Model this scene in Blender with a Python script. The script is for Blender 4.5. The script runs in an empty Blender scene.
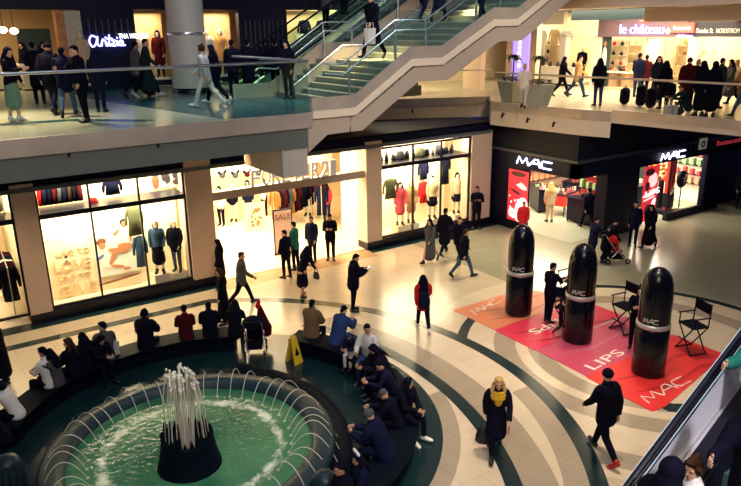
import bpy, math, random
from mathutils import Vector as V, Matrix
random.seed(7)
S = bpy.context.scene
COL = S.collection
R = math.radians
# ------------------------------------------------------------------ camera
F_PX, PITCH, ROLL, YAW, CH = 685.0, R(17.5), R(-.77), R(56), 7.9
cp, sp = math.cos(PITCH), math.sin(PITCH)
FW = V((math.cos(YAW)*cp, math.sin(YAW)*cp, -sp))
r0 = V((math.sin(YAW), -math.cos(YAW), 0)); u0 = r0.cross(FW)
RT = r0*math.cos(ROLL)+u0*math.sin(ROLL); UP = -r0*math.sin(ROLL)+u0*math.cos(ROLL)
CAM = V((0, 0, CH))
def ray(x, y): return FW+RT*((x-370.5)/F_PX)-UP*((y-243)/F_PX)
def G(x, y, z=0.0): d = ray(x, y); return CAM+d*((z-CH)/d.z)      # a spot on a level floor
def onY(x, y, Y): d = ray(x, y); return CAM+d*(Y/d.y)             # a spot on a wall along X
def onX(x, y, X): d = ray(x, y); return CAM+d*(X/d.x)             # a spot on a wall along Y
cam = bpy.data.cameras.new('camera'); co = bpy.data.objects.new('camera', cam); COL.objects.link(co)
cam.sensor_width = 36; cam.lens = 36*F_PX/741; cam.clip_end = 300
co.matrix_world = Matrix(((RT.x, UP.x, -FW.x, 0), (RT.y, UP.y, -FW.y, 0), (RT.z, UP.z, -FW.z, CH), (0, 0, 0, 1)))
S.camera = co
# ------------------------------------------------------------------ materials
MC = {}
def mat(name, col, rough=.6, metal=0., emit=0., noise=.0, scale=30., spec=.5, bump=0.):
    k = (name, tuple(col), rough, metal, emit)
    if k in MC: return MC[k]
    m = bpy.data.materials.new(name); m.use_nodes = True
    nt = m.node_tree; b = nt.nodes['Principled BSDF']
    b.inputs['Base Color'].default_value = (*col, 1); b.inputs['Roughness'].default_value = rough
    b.inputs['Metallic'].default_value = metal; b.inputs['Specular IOR Level'].default_value = spec
    if emit: b.inputs['Emission Color'].default_value = (*col, 1); b.inputs['Emission Strength'].default_value = emit
    if noise or bump:
        tc = nt.nodes.new('ShaderNodeTexCoord'); n = nt.nodes.new('ShaderNodeTexNoise'); n.inputs['Scale'].default_value = scale
        nt.links.new(tc.outputs['Object'], n.inputs['Vector'])
        if noise:
            mx = nt.nodes.new('ShaderNodeMix'); mx.data_type = 'RGBA'
            mx.inputs[6].default_value = (*[c*(1-noise) for c in col], 1); mx.inputs[7].default_value = (*[min(1, c*(1+noise)) for c in col], 1)
            nt.links.new(n.outputs['Fac'], mx.inputs[0]); nt.links.new(mx.outputs[2], b.inputs['Base Color'])
        if bump:
            bp = nt.nodes.new('ShaderNodeBump'); bp.inputs['Strength'].default_value = bump
            nt.links.new(n.outputs['Fac'], bp.inputs['Height']); nt.links.new(bp.outputs[0], b.inputs['Normal'])
    MC[k] = m; return m
def cloth(col): return mat('cloth', col, .9, noise=.25, scale=22, spec=.08)
def glass(name, tint, fac):
    if name in MC: return MC[name]
    m = bpy.data.materials.new(name); m.use_nodes = True; nt = m.node_tree
    nt.nodes.remove(nt.nodes['Principled BSDF']); out = nt.nodes['Material Output']
    t = nt.nodes.new('ShaderNodeBsdfTransparent'); t.inputs[0].default_value = (*tint, 1)
    g = nt.nodes.new('ShaderNodeBsdfGlossy'); g.inputs['Roughness'].default_value = .03
    mx = nt.nodes.new('ShaderNodeMixShader'); fr = nt.nodes.new('ShaderNodeLayerWeight'); fr.inputs[0].default_value = .25
    ml = nt.nodes.new('ShaderNodeMath'); ml.operation = 'MULTIPLY'; ml.inputs[1].default_value = fac
    nt.links.new(fr.outputs['Fresnel'], ml.inputs[0]); nt.links.new(ml.outputs[0], mx.inputs[0])
    nt.links.new(t.outputs[0], mx.inputs[1]); nt.links.new(g.outputs[0], mx.inputs[2]); nt.links.new(mx.outputs[0], out.inputs[0])
    MC[name] = m; return m
STEEL = mat('brushed_steel', (.62, .53, .43), .34, .45, noise=.3, scale=1.3)  # broad brown tone variation stands in for uneven reflections
BSTEEL = mat('bright_steel', (.75, .78, .8), .25, .85)
CREAM = mat('cream_panel', (.70, .60, .47), .6, noise=.05, scale=3)
PINKP = mat('pillar_stone', (.62, .48, .37), .5, noise=.08, scale=4)
GREY = mat('grey_panel', (.12, .14, .13), .6, noise=.05, scale=3)
NAVY = mat('dark_navy_panel', (.003, .005, .026), .5, noise=.2, scale=5, spec=.2)
BLACK = mat('black_gloss', (.004, .004, .014), .3, spec=.3)
BLK = mat('black_matt', (.005, .005, .014), .6, spec=.2)
WHITE = mat('white_paint', (.85, .80, .68), .5, noise=.03, scale=3)
CREAMW = mat('cream_wall', (.80, .66, .45), .6, noise=.05, scale=2)
GLASS = glass('clear_glass', (.97, .98, .97), .15)
RGLASS = glass('rail_glass', (.84, .94, .92), .03); RGLASS2 = glass('rail_glass_clear', (.95, .96, .94), .10)
TEALSTONE = mat('dark_granite', (.010, .022, .028), .3, noise=.6, scale=40)
CHROME = mat('chrome', (.8, .8, .82), .15, 1)
WOOD = mat('wood_panel', (.45, .19, .06), .5, noise=.4, scale=5)
NEONB = mat('neon_blue_white', (.34, .32, 1.), .4, emit=4)
NEONW = mat('neon_white', (.78, .8, 1.), .4, emit=4)
# ------------------------------------------------------------------ mesh builder
class MB:
    def __init__(s): s.v = []; s.f = []; s.m = []
    def add(s, vs, fs, m=0):
        o = len(s.v); s.v += [tuple(v) for v in vs]; s.f += [tuple(i+o for i in f) for f in fs]; s.m += [m]*len(fs); return s
    def box(s, a, b, m=0):
        x0, y0, z0 = [min(p, q) for p, q in zip(a, b)]; x1, y1, z1 = [max(p, q) for p, q in zip(a, b)]
        return s.add([(x0, y0, z0), (x1, y0, z0), (x1, y1, z0), (x0, y1, z0), (x0, y0, z1), (x1, y0, z1), (x1, y1, z1), (x0, y1, z1)],
            [(3, 2, 1, 0), (4, 5, 6, 7), (0, 1, 5, 4), (1, 2, 6, 5), (2, 3, 7, 6), (3, 0, 4, 7)], m)
    def prism(s, poly, d, m=0):           # poly: list of 3-D points, d: extrusion vector
        n = len(poly); d = V(d); p = [V(q) for q in poly]
        return s.add(p+[q+d for q in p], [tuple(range(n))[::-1], tuple(range(n, 2*n))]+[(i, (i+1) % n, n+(i+1) % n, n+i) for i in range(n)], m)
    def tube(s, pts, rad, n=8, m=0, ref=None, dome=True):
        pts = [V(p) for p in pts]; rad = [r if isinstance(r, (tuple, list)) else (r, r) for r in rad] if isinstance(rad, (list, tuple)) else [(rad, rad)]*len(pts)
        T = []
        for i in range(len(pts)):
            t = pts[min(i+1, len(pts)-1)]-pts[max(i-1, 0)]; T.append(t.normalized() if t.length > 1e-9 else V((0, 0, 1)))
        P, Q, D = list(pts), list(rad), list(T)
        if dome:
            a, b = min(rad[0]), min(rad[-1])
            P = [pts[0]-T[0]*a*.75, pts[0]-T[0]*a*.45]+P+[pts[-1]+T[-1]*b*.45, pts[-1]+T[-1]*b*.75]
            Q = [(rad[0][0]*.45, rad[0][1]*.45), (rad[0][0]*.82, rad[0][1]*.82)]+Q+[(rad[-1][0]*.82, rad[-1][1]*.82), (rad[-1][0]*.45, rad[-1][1]*.45)]
            D = [T[0]]*2+D+[T[-1]]*2
        ref0 = V(ref) if ref else (V((1, 0, 0)) if abs(T[0].x) < .8 else V((0, 1, 0)))
        vs = []; side = None
        for p, (a, b), t in zip(P, Q, D):
            base = ref0 if (ref or side is None) else side
            side = base-t*base.dot(t)
            if side.length < 1e-6: side = t.orthogonal()
            side.normalize(); w = t.cross(side)
            for k in range(n):
                c = 2*math.pi*k/n; vs.append(p+side*a*math.cos(c)+w*b*math.sin(c))
        L = len(P); fs = [(i*n+k, i*n+(k+1) % n, (i+1)*n+(k+1) % n, (i+1)*n+k) for i in range(L-1) for k in range(n)]
        fs += [tuple(range(n))[::-1], tuple((L-1)*n+k for k in range(n))]
        return s.add(vs, fs, m)
    def ell(s, c, r, n=12, k=8, m=0, ax=None):
        c = V(c); A = ax or (V((1, 0, 0)), V((0, 1, 0)), V((0, 0, 1)))
        vs = [c-A[2]*r[2]]
        for j in range(1, k):
            th = -math.pi/2+math.pi*j/k
            for i in range(n):
                ph = 2*math.pi*i/n; vs.append(c+A[0]*r[0]*math.cos(th)*math.cos(ph)+A[1]*r[1]*math.cos(th)*math.sin(ph)+A[2]*r[2]*math.sin(th))
        vs.append(c+A[2]*r[2]); e = len(vs)-1
        fs = [(0, 1+(i+1) % n, 1+i) for i in range(n)]+[(e, e-n+i, e-n+(i+1) % n) for i in range(n)]
        fs += [(1+j*n+i, 1+j*n+(i+1) % n, 1+(j+1)*n+(i+1) % n, 1+(j+1)*n+i) for j in range(k-2) for i in range(n)]
        return s.add(vs, fs, m)
    def lathe(s, c, prof, n=32, m=0, a0=0, a1=360, close=False):   # prof: (r, z) list
        full = abs(a1-a0-360) < 1e-6; N = n if full else n+1; vs = []
        for i in range(N):
            a = R(a0+(a1-a0)*i/n)
            vs += [(c[0]+r*math.cos(a), c[1]+r*math.sin(a), c[2]+z) for r, z in prof]
        k = len(prof); fs = []
        for i in range(n):
            j = (i+1) % N
            for q in range(k if close else k-1): fs.append((i*k+q, j*k+q, j*k+(q+1) % k, i*k+(q+1) % k))
        if not full and close: fs += [tuple(range(k)), tuple((N-1)*k+q for q in range(k))[::-1]]
        return s.add(vs, fs, m)
    def mesh(s, name, mats=None, smooth=False):
        me = bpy.data.meshes.new(name); me.from_pydata(s.v, [], s.f)
        for q in (mats or [None]): me.materials.append(q)
        me.polygons.foreach_set('material_index', s.m)
        if smooth: me.polygons.foreach_set('use_smooth', [True]*len(s.f))
        me.update(); return me
    def build(s, name, mats, parent=None, smooth=False, loc=None):
        if not isinstance(mats, (list, tuple)): mats = [mats]
        return link(name, s.mesh(name, mats, smooth), parent, loc)
def link(name, me, parent=None, loc=None):
    o = bpy.data.objects.new(name, me); COL.objects.link(o)
    if parent: o.parent = parent
    if loc is not None: o.location = loc
    return o
def tag(o, label, cat, group=None, kind=None):
    o['label'] = label; o['category'] = cat
    if group: o['group'] = group
    if kind: o['kind'] = kind
    return o
def thing(name, label, cat, loc=(0, 0, 0), rz=0, group=None):
    o = link(name, None, None, loc); o.rotation_euler = (0, 0, rz); return tag(o, label, cat, group)
def struct(name, mb, m, smooth=False):
    o = mb.build(name, m, None, smooth); o['kind'] = 'structure'; return o
def remesh(mb, vox, it=3, extra=None, mats=1):
    me = mb.mesh('tmp'); o = link('tmp', me)
    md = o.modifiers.new('r', 'REMESH'); md.mode = 'VOXEL'; md.voxel_size = vox
    if it: sm = o.modifiers.new('s', 'SMOOTH'); sm.iterations = it; sm.factor = .5
    dg = bpy.context.evaluated_depsgraph_get(); me2 = bpy.data.meshes.new_from_object(o.evaluated_get(dg))
    bpy.data.objects.remove(o); bpy.data.meshes.remove(me)
    if extra:
        w = MB(); w.v = [tuple(v.co) for v in me2.vertices]; w.f = [tuple(p.vertices) for p in me2.polygons]; w.m = [0]*len(w.f)
        w.add(extra.v, extra.f); w.m[len(w.m)-len(extra.m):] = extra.m
        bpy.data.meshes.remove(me2); me2 = w.mesh('m', [None]*mats)
    else:
        me2.materials.clear(); me2.materials.append(None)
    me2.polygons.foreach_set('use_smooth', [True]*len(me2.polygons)); return me2
# ------------------------------------------------------------------ lettering
def text_obj(name, txt, o, u, v, h, m, parent=None, depth=.03, wide=1., width=None):
    cu = bpy.data.curves.new('t', 'FONT'); cu.body = txt; cu.size = 1; cu.extrude = .5; cu.resolution_u = 3
    ob = bpy.data.objects.new('t', cu); COL.objects.link(ob)
    dg = bpy.context.evaluated_depsgraph_get(); me = bpy.data.meshes.new_from_object(ob.evaluated_get(dg)); bpy.data.objects.remove(ob)
    xs = [q.co.x for q in me.vertices]; x0, x1 = min(xs), max(xs)
    sx = (width/(x1-x0)) if width else h*1.4*wide
    u, v = V(u).normalized(), V(v).normalized(); n = u.cross(v)
    for q in me.vertices:
        c = q.co; q.co = V(o)+u*(c.x-x0)*sx+v*c.y*h*1.4+n*c.z*depth
    me.materials.clear(); me.materials.append(m); me.update()
    return link(name, me, parent)
def strokes(name, lines, o, u, v, w, h, t, m, parent=None, depth=.03):
    u, v = V(u).normalized(), V(v).normalized(); n = u.cross(v); mb = MB(); o = V(o)
    for L in lines:
        mb.tube([o+u*x*w+v*y*h for x, y in L], [(t, depth)]*len(L), 6, ref=None, dome=True) if depth is None else \
        mb.tube([o+u*x*w+v*y*h+n*depth*.3 for x, y in L], [t]*len(L), 6)
    return mb.build(name, m, parent, True)
MACL = [[(0, 0), (.06, .9), (.17, .15), (.28, .9), (.34, 0)], [(.36, 0), (.53, .9), (.62, .9), (.68, 0)], [(.47, .38), (.66, .38)], [(1, .85), (.76, .85), (.72, .6), (.72, .25), (.76, 0), (1, 0)]]
# ------------------------------------------------------------------ people
POSES = dict(  # legs (hip, knee) L R; arms (flex, abduct, elbow, inward) L R; lean; head pitch; head yaw
 stand=((2, 4), (-2, 3), (4, 9, 14, 4), (2, 9, 12, 4), 1, 8, 0),
 look=((6, 8), (-4, 3), (6, 10, 25, 12), (2, 12, 30, 14), 0, 12, 25),
 phone=((2, 4), (-3, 4), (18, 6, 92, 26), (22, 6, 88, 22), 4, 28, 0),
 fold=((3, 5), (-2, 3), (22, 10, 92, 58), (24, 10, 88, 52), 0, 6, 0),
 walka=((26, 8), (-20, 22), (-20, 9, 16, 4), (22, 9, 28, 6), 4, 8, 0),
 walkb=((-20, 24), (26, 8), (20, 9, 28, 6), (-20, 9, 16, 4), 4, 8, 0),
 hold=((4, 6), (-4, 4), (6, 8, 20, 6), (38, 6, 62, 12), 3, 14, -15),
 bend=((10, 6), (-8, 4), (20, 6, 30, 8), (16, 6, 26, 8), 26, 22, 0),
 climb=((48, 52), (-4, 10), (16, 8, 26, 6), (-16, 8, 16, 4), 8, 4, 0),
 sit=((86, 84), (82, 86), (26, 8, 52, 26), (24, 8, 56, 26), 6, 14, 0),
 sitlean=((84, 84), (80, 82), (34, 6, 68, 26), (38, 6, 64, 24), 24, 28, 0),
 sitturn=((84, 80), (80, 88), (16, 10, 44, 22), (30, 10, 58, 24), 8, 8, 50),
 crouch=((112, 138), (100, 128), (50, 8, 40, 14), (56, 8, 36, 12), 26, 26, 0))
def joints(p):
    (l1, k1), (l2, k2), aL, aR, lean, hp, hy = POSES[p]; J = {}
    th = R(lean); t = V((0, math.sin(th), math.cos(th))); f = V((0, math.cos(th), -math.sin(th))); P = V((0, 0, 0))
    J.update(t=t, f=f, P=P)
    for s, n, h, k in ((-1, 'L', l1, k1), (1, 'R', l2, k2)):
        hip = P+V((s*.09, 0, 0)); a, b = R(h), R(h-k)
        kn = hip+V((s*.02 if h < 60 else s*.05, math.sin(a), -math.cos(a))).normalized()*.42
        an = kn+V((0, math.sin(b), -math.cos(b)))*.41; tb = R(max(-50, min(10, (h-k)*.9)))
        td = V((s*.18, math.cos(tb), math.sin(tb))).normalized(); J['leg'+n] = (hip, kn, an, td)
    sc = P+t*.49
    for s, n, (fl, ab, e, inn) in ((-1, 'L', aL), (1, 'R', aR)):
        sh = sc+V((s*.175, 0, 0)); a, b = R(fl), R(ab)
        el = sh+V((s*math.sin(b), math.cos(b)*math.sin(a), -math.cos(b)*math.cos(a)))*.285
        c, i = R(fl+e), R(inn); d = V((-s*math.sin(i), math.cos(i)*math.sin(c), -math.cos(i)*math.cos(c)))
        J['arm'+n] = (sh, el, el+d*.25, d, s)
    J['neck'] = P+t*.53
    hth = R(hp+lean*.5); hu = V((0, math.sin(hth*.6), math.cos(hth*.6))); J['hc'] = P+t*.56+hu*.125+V((0, .012, 0))
    rot = Matrix.Rotation(R(hy), 3, 'Z') @ Matrix.Rotation(-hth, 3, 'X'); J['hm'] = rot
    z = min(J['legL'][2].z, J['legR'][2].z)-.085; off = V((0, 0, -z))
    J['off'] = off; J['seat'] = -.09+off.z
    return J
def torso(J, mb, infl, low, prof=None):
    P, t = J['P'], J['t']; pr = prof or [(low, .155, .115), (0, .160, .120), (.14, .140, .105), (.30, .160, .118), (.42, .165, .105), (.49, .125, .085), (.53, .065, .065)]
    mb.tube([P+t*a for a, _, _ in pr], [(b+infl, c+infl) for _, b, c in pr], 16, ref=(1, 0, 0))
def hands(J, mb, ex):
    for n in 'LR':
        sh, el, wr, d, s = J['arm'+n]; pn = V((-s, 0, 0)); pn = pn-d*pn.dot(d)
        if pn.length < .2: pn = V((0, 0, -1))-d*V((0, 0, -1)).dot(d)
        pn.normalize(); sd = pn.cross(d)
        if sd.dot(V((0, 1, .6))) < 0: sd = -sd
        mb.tube([wr, wr+d*.03, wr+d*.085], [(.026, .02), (.036, .016), (.038, .014)], 8, ref=sd)
        for q, (o, L) in enumerate(((.028, .070), (.010, .080), (-.009, .074), (-.027, .058))):
            b = wr+d*.075+sd*o; d2 = (d+pn*.35).normalized(); d3 = (d+pn*1.1).normalized()
            ex.tube([b, b+d*.018+pn*.003, b+d*.018+d2*L*.45, b+d*.018+d2*L*.45+d3*L*.5], [.0095, .0095, .0085, .007], 6)
        b = wr+d*.03+sd*.026; d2 = (d*.8+sd*.75+pn*.25).normalized(); d3 = (d+pn*.4+sd*.15).normalized()
        ex.tube([b-sd*.01, b+d2*.032, b+d2*.032+d3*.032], [.013, .011, .0085], 6)
def mk_body(J):
    mb, ex = MB(), MB(); torso(J, mb, 0, -.08)
    hc, A = J['hc'], J['hm']; X, Y, Z = [A @ V(q) for q in ((1, 0, 0), (0, 1, 0), (0, 0, 1))]; ax = (X, Y, Z)
    L = lambda x, y, z: hc+X*x+Y*y+Z*z
    mb.tube([J['P']+J['t']*.47, J['neck'], L(0, -.012, -.04)], [.062, .055, .055], 10)
    mb.ell(L(0, -.01, .02), (.074, .092, .098), 16, 10, ax=ax); mb.ell(L(0, .022, -.055), (.056, .066, .062), 14, 8, ax=ax)
    mb.ell(L(0, .078, -.088), (.026, .020, .018), ax=ax); mb.tube([L(0, .078, .02), L(0, .101, -.022)], [.012, .017], 8)
    for s in (-1, 1):
        mb.ell(L(s*.076, -.008, -.008), (.010, .020, .032), ax=ax); mb.ell(L(s*.032, .072, .030), (.022, .014, .010), ax=ax)
        ex.ell(L(s*.031, .079, .010), (.014, .009, .008), 8, 6, 1, ax)
    ex.ell(L(0, .088, -.058), (.024, .008, .009), 8, 6, 2, ax)
    for n in 'LR':
        sh, el, wr, d, s = J['arm'+n]; mb.tube([sh, (sh+el)/2, el, el.lerp(wr, .35), wr], [.043, .043, .038, .038, .026], 10)
        hp, kn, an, td = J['leg'+n]; mb.tube([hp, (hp+kn)/2, kn, kn.lerp(an, .35), an], [.088, .075, .056, .056, .036], 10)
        mb.tube([an-td*.04-V((0, 0, .035)), an+td*.06-V((0, 0, .035)), an+td*.16-V((0, 0, .05))], [(.034, .038), (.038, .034), (.036, .022)], 8, ref=(1, 0, 0))
    hands(J, mb, ex); return remesh(mb, .0125, 2, ex, 3)
def mk_top(J, infl, low, sl=.96):
    mb = MB(); torso(J, mb, .016+infl, low, [(low, .165, .125), (0, .162, .122), (.14, .146, .110), (.30, .163, .120), (.42, .168, .108), (.49, .130, .088), (.535, .070, .068)])
    for n in 'LR':
        sh, el, wr, d, s = J['arm'+n]; w = el.lerp(wr, sl)
        mb.tube([sh+V((-s*.03, 0, 0)), sh.lerp(el, .2), (sh+el)/2, el, el.lerp(w, .5), w], [.064+infl, .063+infl, .057+infl, .051+infl, .047+infl, .040+infl*.7], 10)
    hc = J['P']+J['t']*.535; mb.tube([hc-J['t']*.02, hc+J['t']*(.02+infl)], [.082+infl*.4, .072+infl*.3], 12)
    return remesh(mb, .017, 2)
def mk_coat(J, length, flare, infl=.02, sleeves=True):
    mb = MB(); P = J['P']; mid = (J['legL'][1]+J['legR'][1])/2; dn = (mid-P).normalized(); spread = abs(J['legL'][1].y-J['legR'][1].y)
    pr = [(.49, .13, .09), (.42, .168, .108), (.30, .163, .12), (.14, .146, .112), (0, .165, .127)]
    pts = [P+J['t']*a for a, _, _ in pr]; rd = [(b+infl, c+infl) for _, b, c in pr]
    for k in (.35, .7, 1):
        pts.append(P+dn*length*k); rd.append((.168+flare*k+infl, .128+flare*k+spread*.24*k+infl))
    if not sleeves: pts, rd = pts[3:], rd[3:]
    mb.tube(pts, rd, 16, ref=(1, 0, 0))
    if sleeves:
        for n in 'LR':
            sh, el, wr, d, s = J['arm'+n]; mb.tube([sh+V((-s*.03, 0, 0)), sh.lerp(el, .3), el, wr], [.066+infl*.6, .064+infl*.6, .052+infl*.6, .046+infl*.6], 10)
        hc = P+J['t']*.535; mb.tube([hc-J['t']*.02, hc+J['t']*.03], [.09, .078], 12)
    return remesh(mb, .018, 2)
def mk_trousers(J, infl=.0):
    mb = MB(); P, t = J['P'], J['t']; mb.tube([P+t*.10, P, P-V((0, 0, .05))], [(.150, .115), (.165, .125), (.14, .115)], 14, ref=(1, 0, 0))
    for n in 'LR':
        hp, kn, an, td = J['leg'+n]; mb.tube([hp, (hp+kn)/2, kn, kn.lerp(an, .5), an-V((0, 0, .012))], [.100+infl, .088+infl, .068+infl, .062+infl, .052+infl], 10)
    return remesh(mb, .017, 2)
def mk_shoe(J, n):
    hp, kn, an, td = J['leg'+n]; mb = MB(); b = an-V((0, 0, .045))
    mb.tube([an+V((0, 0, .02)), an-V((0, 0, .03))], [.052, .052], 10)
    mb.tube([b-td*.05, b+td*.05, b+td*.12-V((0, 0, .008)), b+td*.18-V((0, 0, .014))], [(.042, .046), (.048, .050), (.050, .041), (.040, .030)], 10, ref=(1, 0, 0))
    return mb.mesh('shoe', [None], True)
def mk_hair(st):   # head-local: X right, Y forward, Z up
    mb = MB()
    if st == 'short': mb.ell((0, -.028, .042), (.080, .088, .090), 14, 10); mb.ell((0, .04, .098), (.055, .04, .022)); mb.ell((0, -.07, -.03), (.06, .03, .05))
    elif st in ('long', 'bun', 'pony', 'bob'):
        mb.ell((0, -.024, .032), (.092, .096, .106), 14, 10); mb.ell((0, .035, .10), (.06, .045, .026))
        for s in (-1, 1): mb.tube([(s*.078, .015, .05), (s*.088, -.01, -.04), (s*.09, -.01, -.10 if st != 'bun' else -.02)], [.026, .028, .022], 8)
        if st == 'long':
            mb.tube([(0, -.06, .02), (0, -.085, -.10), (0, -.115, -.24), (0, -.12, -.36)], [(.085, .045), (.115, .042), (.125, .034), (.085, .02)], 14, ref=(1, 0, 0))
            for s in (-1, 1): mb.tube([(s*.090, -.02, -.02), (s*.115, .01, -.14), (s*.115, .07, -.24), (s*.09, .10, -.30)], [.036, .046, .042, .02], 8)
        if st == 'bob': mb.tube([(0, -.06, .0), (0, -.07, -.12)], [(.095, .045), (.10, .04)], 14, ref=(1, 0, 0))
        if st == 'bun': mb.ell((0, -.07, .125), (.042, .042, .038))
        if st == 'pony': mb.tube([(0, -.10, .05), (0, -.15, .0), (0, -.145, -.18)], [.025, .036, .015], 10)
    elif st == 'beanie': mb.ell((0, -.02, .045), (.09, .102, .095), 16, 10); mb.tube([(0, -.016, .03), (0, -.016, .055)], [(.094, .106), (.094, .106)], 16, ref=(1, 0, 0))
    elif st == 'cap': mb.ell((0, -.016, .045), (.087, .099, .085), 16, 10); mb.tube([(0, .06, .05), (0, .15, .035)], [(.07, .012), (.055, .008)], 10, ref=(1, 0, 0))
    elif st == 'scarf': mb.ell((0, -.03, .025), (.098, .10, .112), 16, 10); mb.tube([(0, -.03, -.06), (0, -.02, -.13), (0, -.01, -.22)], [(.10, .09), (.13, .11), (.19, .13)], 16, ref=(1, 0, 0))
    elif st == 'hood': mb.ell((0, -.03, .025), (.105, .105, .122), 16, 10); mb.tube([(0, -.05, -.04), (0, -.05, -.14)], [(.11, .09), (.15, .10)], 16, ref=(1, 0, 0))
    return remesh(mb, .014, 2)
PC = {}
def cached(k, fn):
    if k not in PC: PC[k] = fn()
    return PC[k]
def part(name, me, m, parent, mw=None):
    o = link(name, me, parent)
    if mw is not None: o.matrix_local = mw
    ms = m if isinstance(m, (list, tuple)) else [m]
    for sl, q in zip(o.material_slots, ms): sl.link = 'OBJECT'; sl.material = q
    return o
SK = {'l': (.60, .34, .22), 'm': (.42, .22, .13), 'd': (.18, .085, .05)}
EYE = mat('eye', (.02, .015, .015), .2); LIP = mat('lips', (.38, .09, .08), .5)
C = dict(k=(.004, .004, .013), n=(.006, .008, .030), b=(.02, .045, .14), j=(.045, .09, .16), g=(.07, .07, .08), l=(.52, .51, .50), w=(.72, .70, .66), t=(.16, .10, .05), br=(.045, .022, .014),
         r=(.45, .014, .018), m=(.055, .005, .009), p=(.70, .10, .14), e=(.015, .13, .10), be=(.55, .42, .27), y=(.60, .35, .02), te=(.012, .024, .028), sg=(.15, .24, .20), ol=(.10, .11, .06), bl=(.50, .30, .12), o=(.30, .12, .03))
def person(loc, H, head, pose, top, bot, hair, label, skin='l', shoe='k', name='person', cat='person', group=None):
    """top: 'jacket:k', 'coat:k', 'shirt:w', 'dress:k'; bot: 'trousers:k' / 'skirt:l' / None; hair: 'long:br'"""
    J = cached(('J', pose), lambda: joints(pose)); sc = H/1.74
    sk = mat('skin', SK[skin], .55) if name == 'person' else mat('mannequin_shell', SK.get(skin, (.7, .62, .5)) if skin in SK else (.72, .66, .56), .35)
    body = part(name, cached(('body', pose), lambda: mk_body(J)), [sk, EYE if name == 'person' else sk, LIP if name == 'person' else sk], None)
    body.location = V(loc)+V((0, 0, J['off'].z*sc)); body.scale = (sc,)*3; body.rotation_euler = (0, 0, R(head-90))
    tag(body, label, cat, group)
    if top:
        k, c = top.split(':'); c = cloth(C[c])
        if k == 'jacket': part('jacket', cached(('jk', pose), lambda: mk_top(J, .014, -.14)), c, body)
        elif k == 'puffer': part('jacket', cached(('pf', pose), lambda: mk_top(J, .034, -.16)), c, body)
        elif k == 'shirt': part('shirt', cached(('sh', pose), lambda: mk_top(J, .002, -.08)), c, body)
        elif k == 'tee': part('t_shirt', cached(('te', pose), lambda: mk_top(J, .004, -.08, -.35 if False else .02)), c, body)
        elif k == 'coat': part('coat', cached(('co', pose), lambda: mk_coat(J, .38, .02)), c, body)
        elif k == 'longcoat': part('coat', cached(('lc', pose), lambda: mk_coat(J, .62, .03)), c, body)
        elif k == 'dress': part('dress', cached(('dr', pose), lambda: mk_coat(J, .46, .03, .004)), c, body)
    if bot:
        k, c = bot.split(':'); c = cloth(C[c])
        if k == 'trousers': part('trousers', cached(('tr', pose), lambda: mk_trousers(J)), c, body)
        elif k == 'skirt': part('skirt', cached(('sk', pose), lambda: mk_coat(J, .52, .03, .012, False)), c, body)
        elif k == 'short': part('skirt', cached(('ss', pose), lambda: mk_coat(J, .28, .05, .012, False)), c, body)
    for n in 'LR':
        if shoe: part('shoe', cached(('shoe', pose, n), lambda: mk_shoe(J, n)), mat('shoe_leather', C[shoe], .45), body)
    if hair:
        st, c = hair.split(':'); mw = Matrix.Translation(J['hc']) @ J['hm'].to_4x4()
        part('hat' if st in ('beanie', 'cap') else 'headscarf' if st == 'scarf' else 'hood' if st == 'hood' else 'hair', cached(('hair', st), lambda: mk_hair(st)), cloth(C[c]), body, mw)
    return body
def hand_of(p, pose, side='R'):          # world point of a palm
    J = PC[('J', pose)]; sh, el, wr, d, s = J['arm'+side]; q = wr+d*.09
    return p.location+Matrix.Rotation(p.rotation_euler.z, 3, 'Z') @ (q*p.scale.x)
AW, TO, RI, LE = 56, 236, -34, 146
for p_ in POSES: PC[('J', p_)] = joints(p_)
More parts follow.
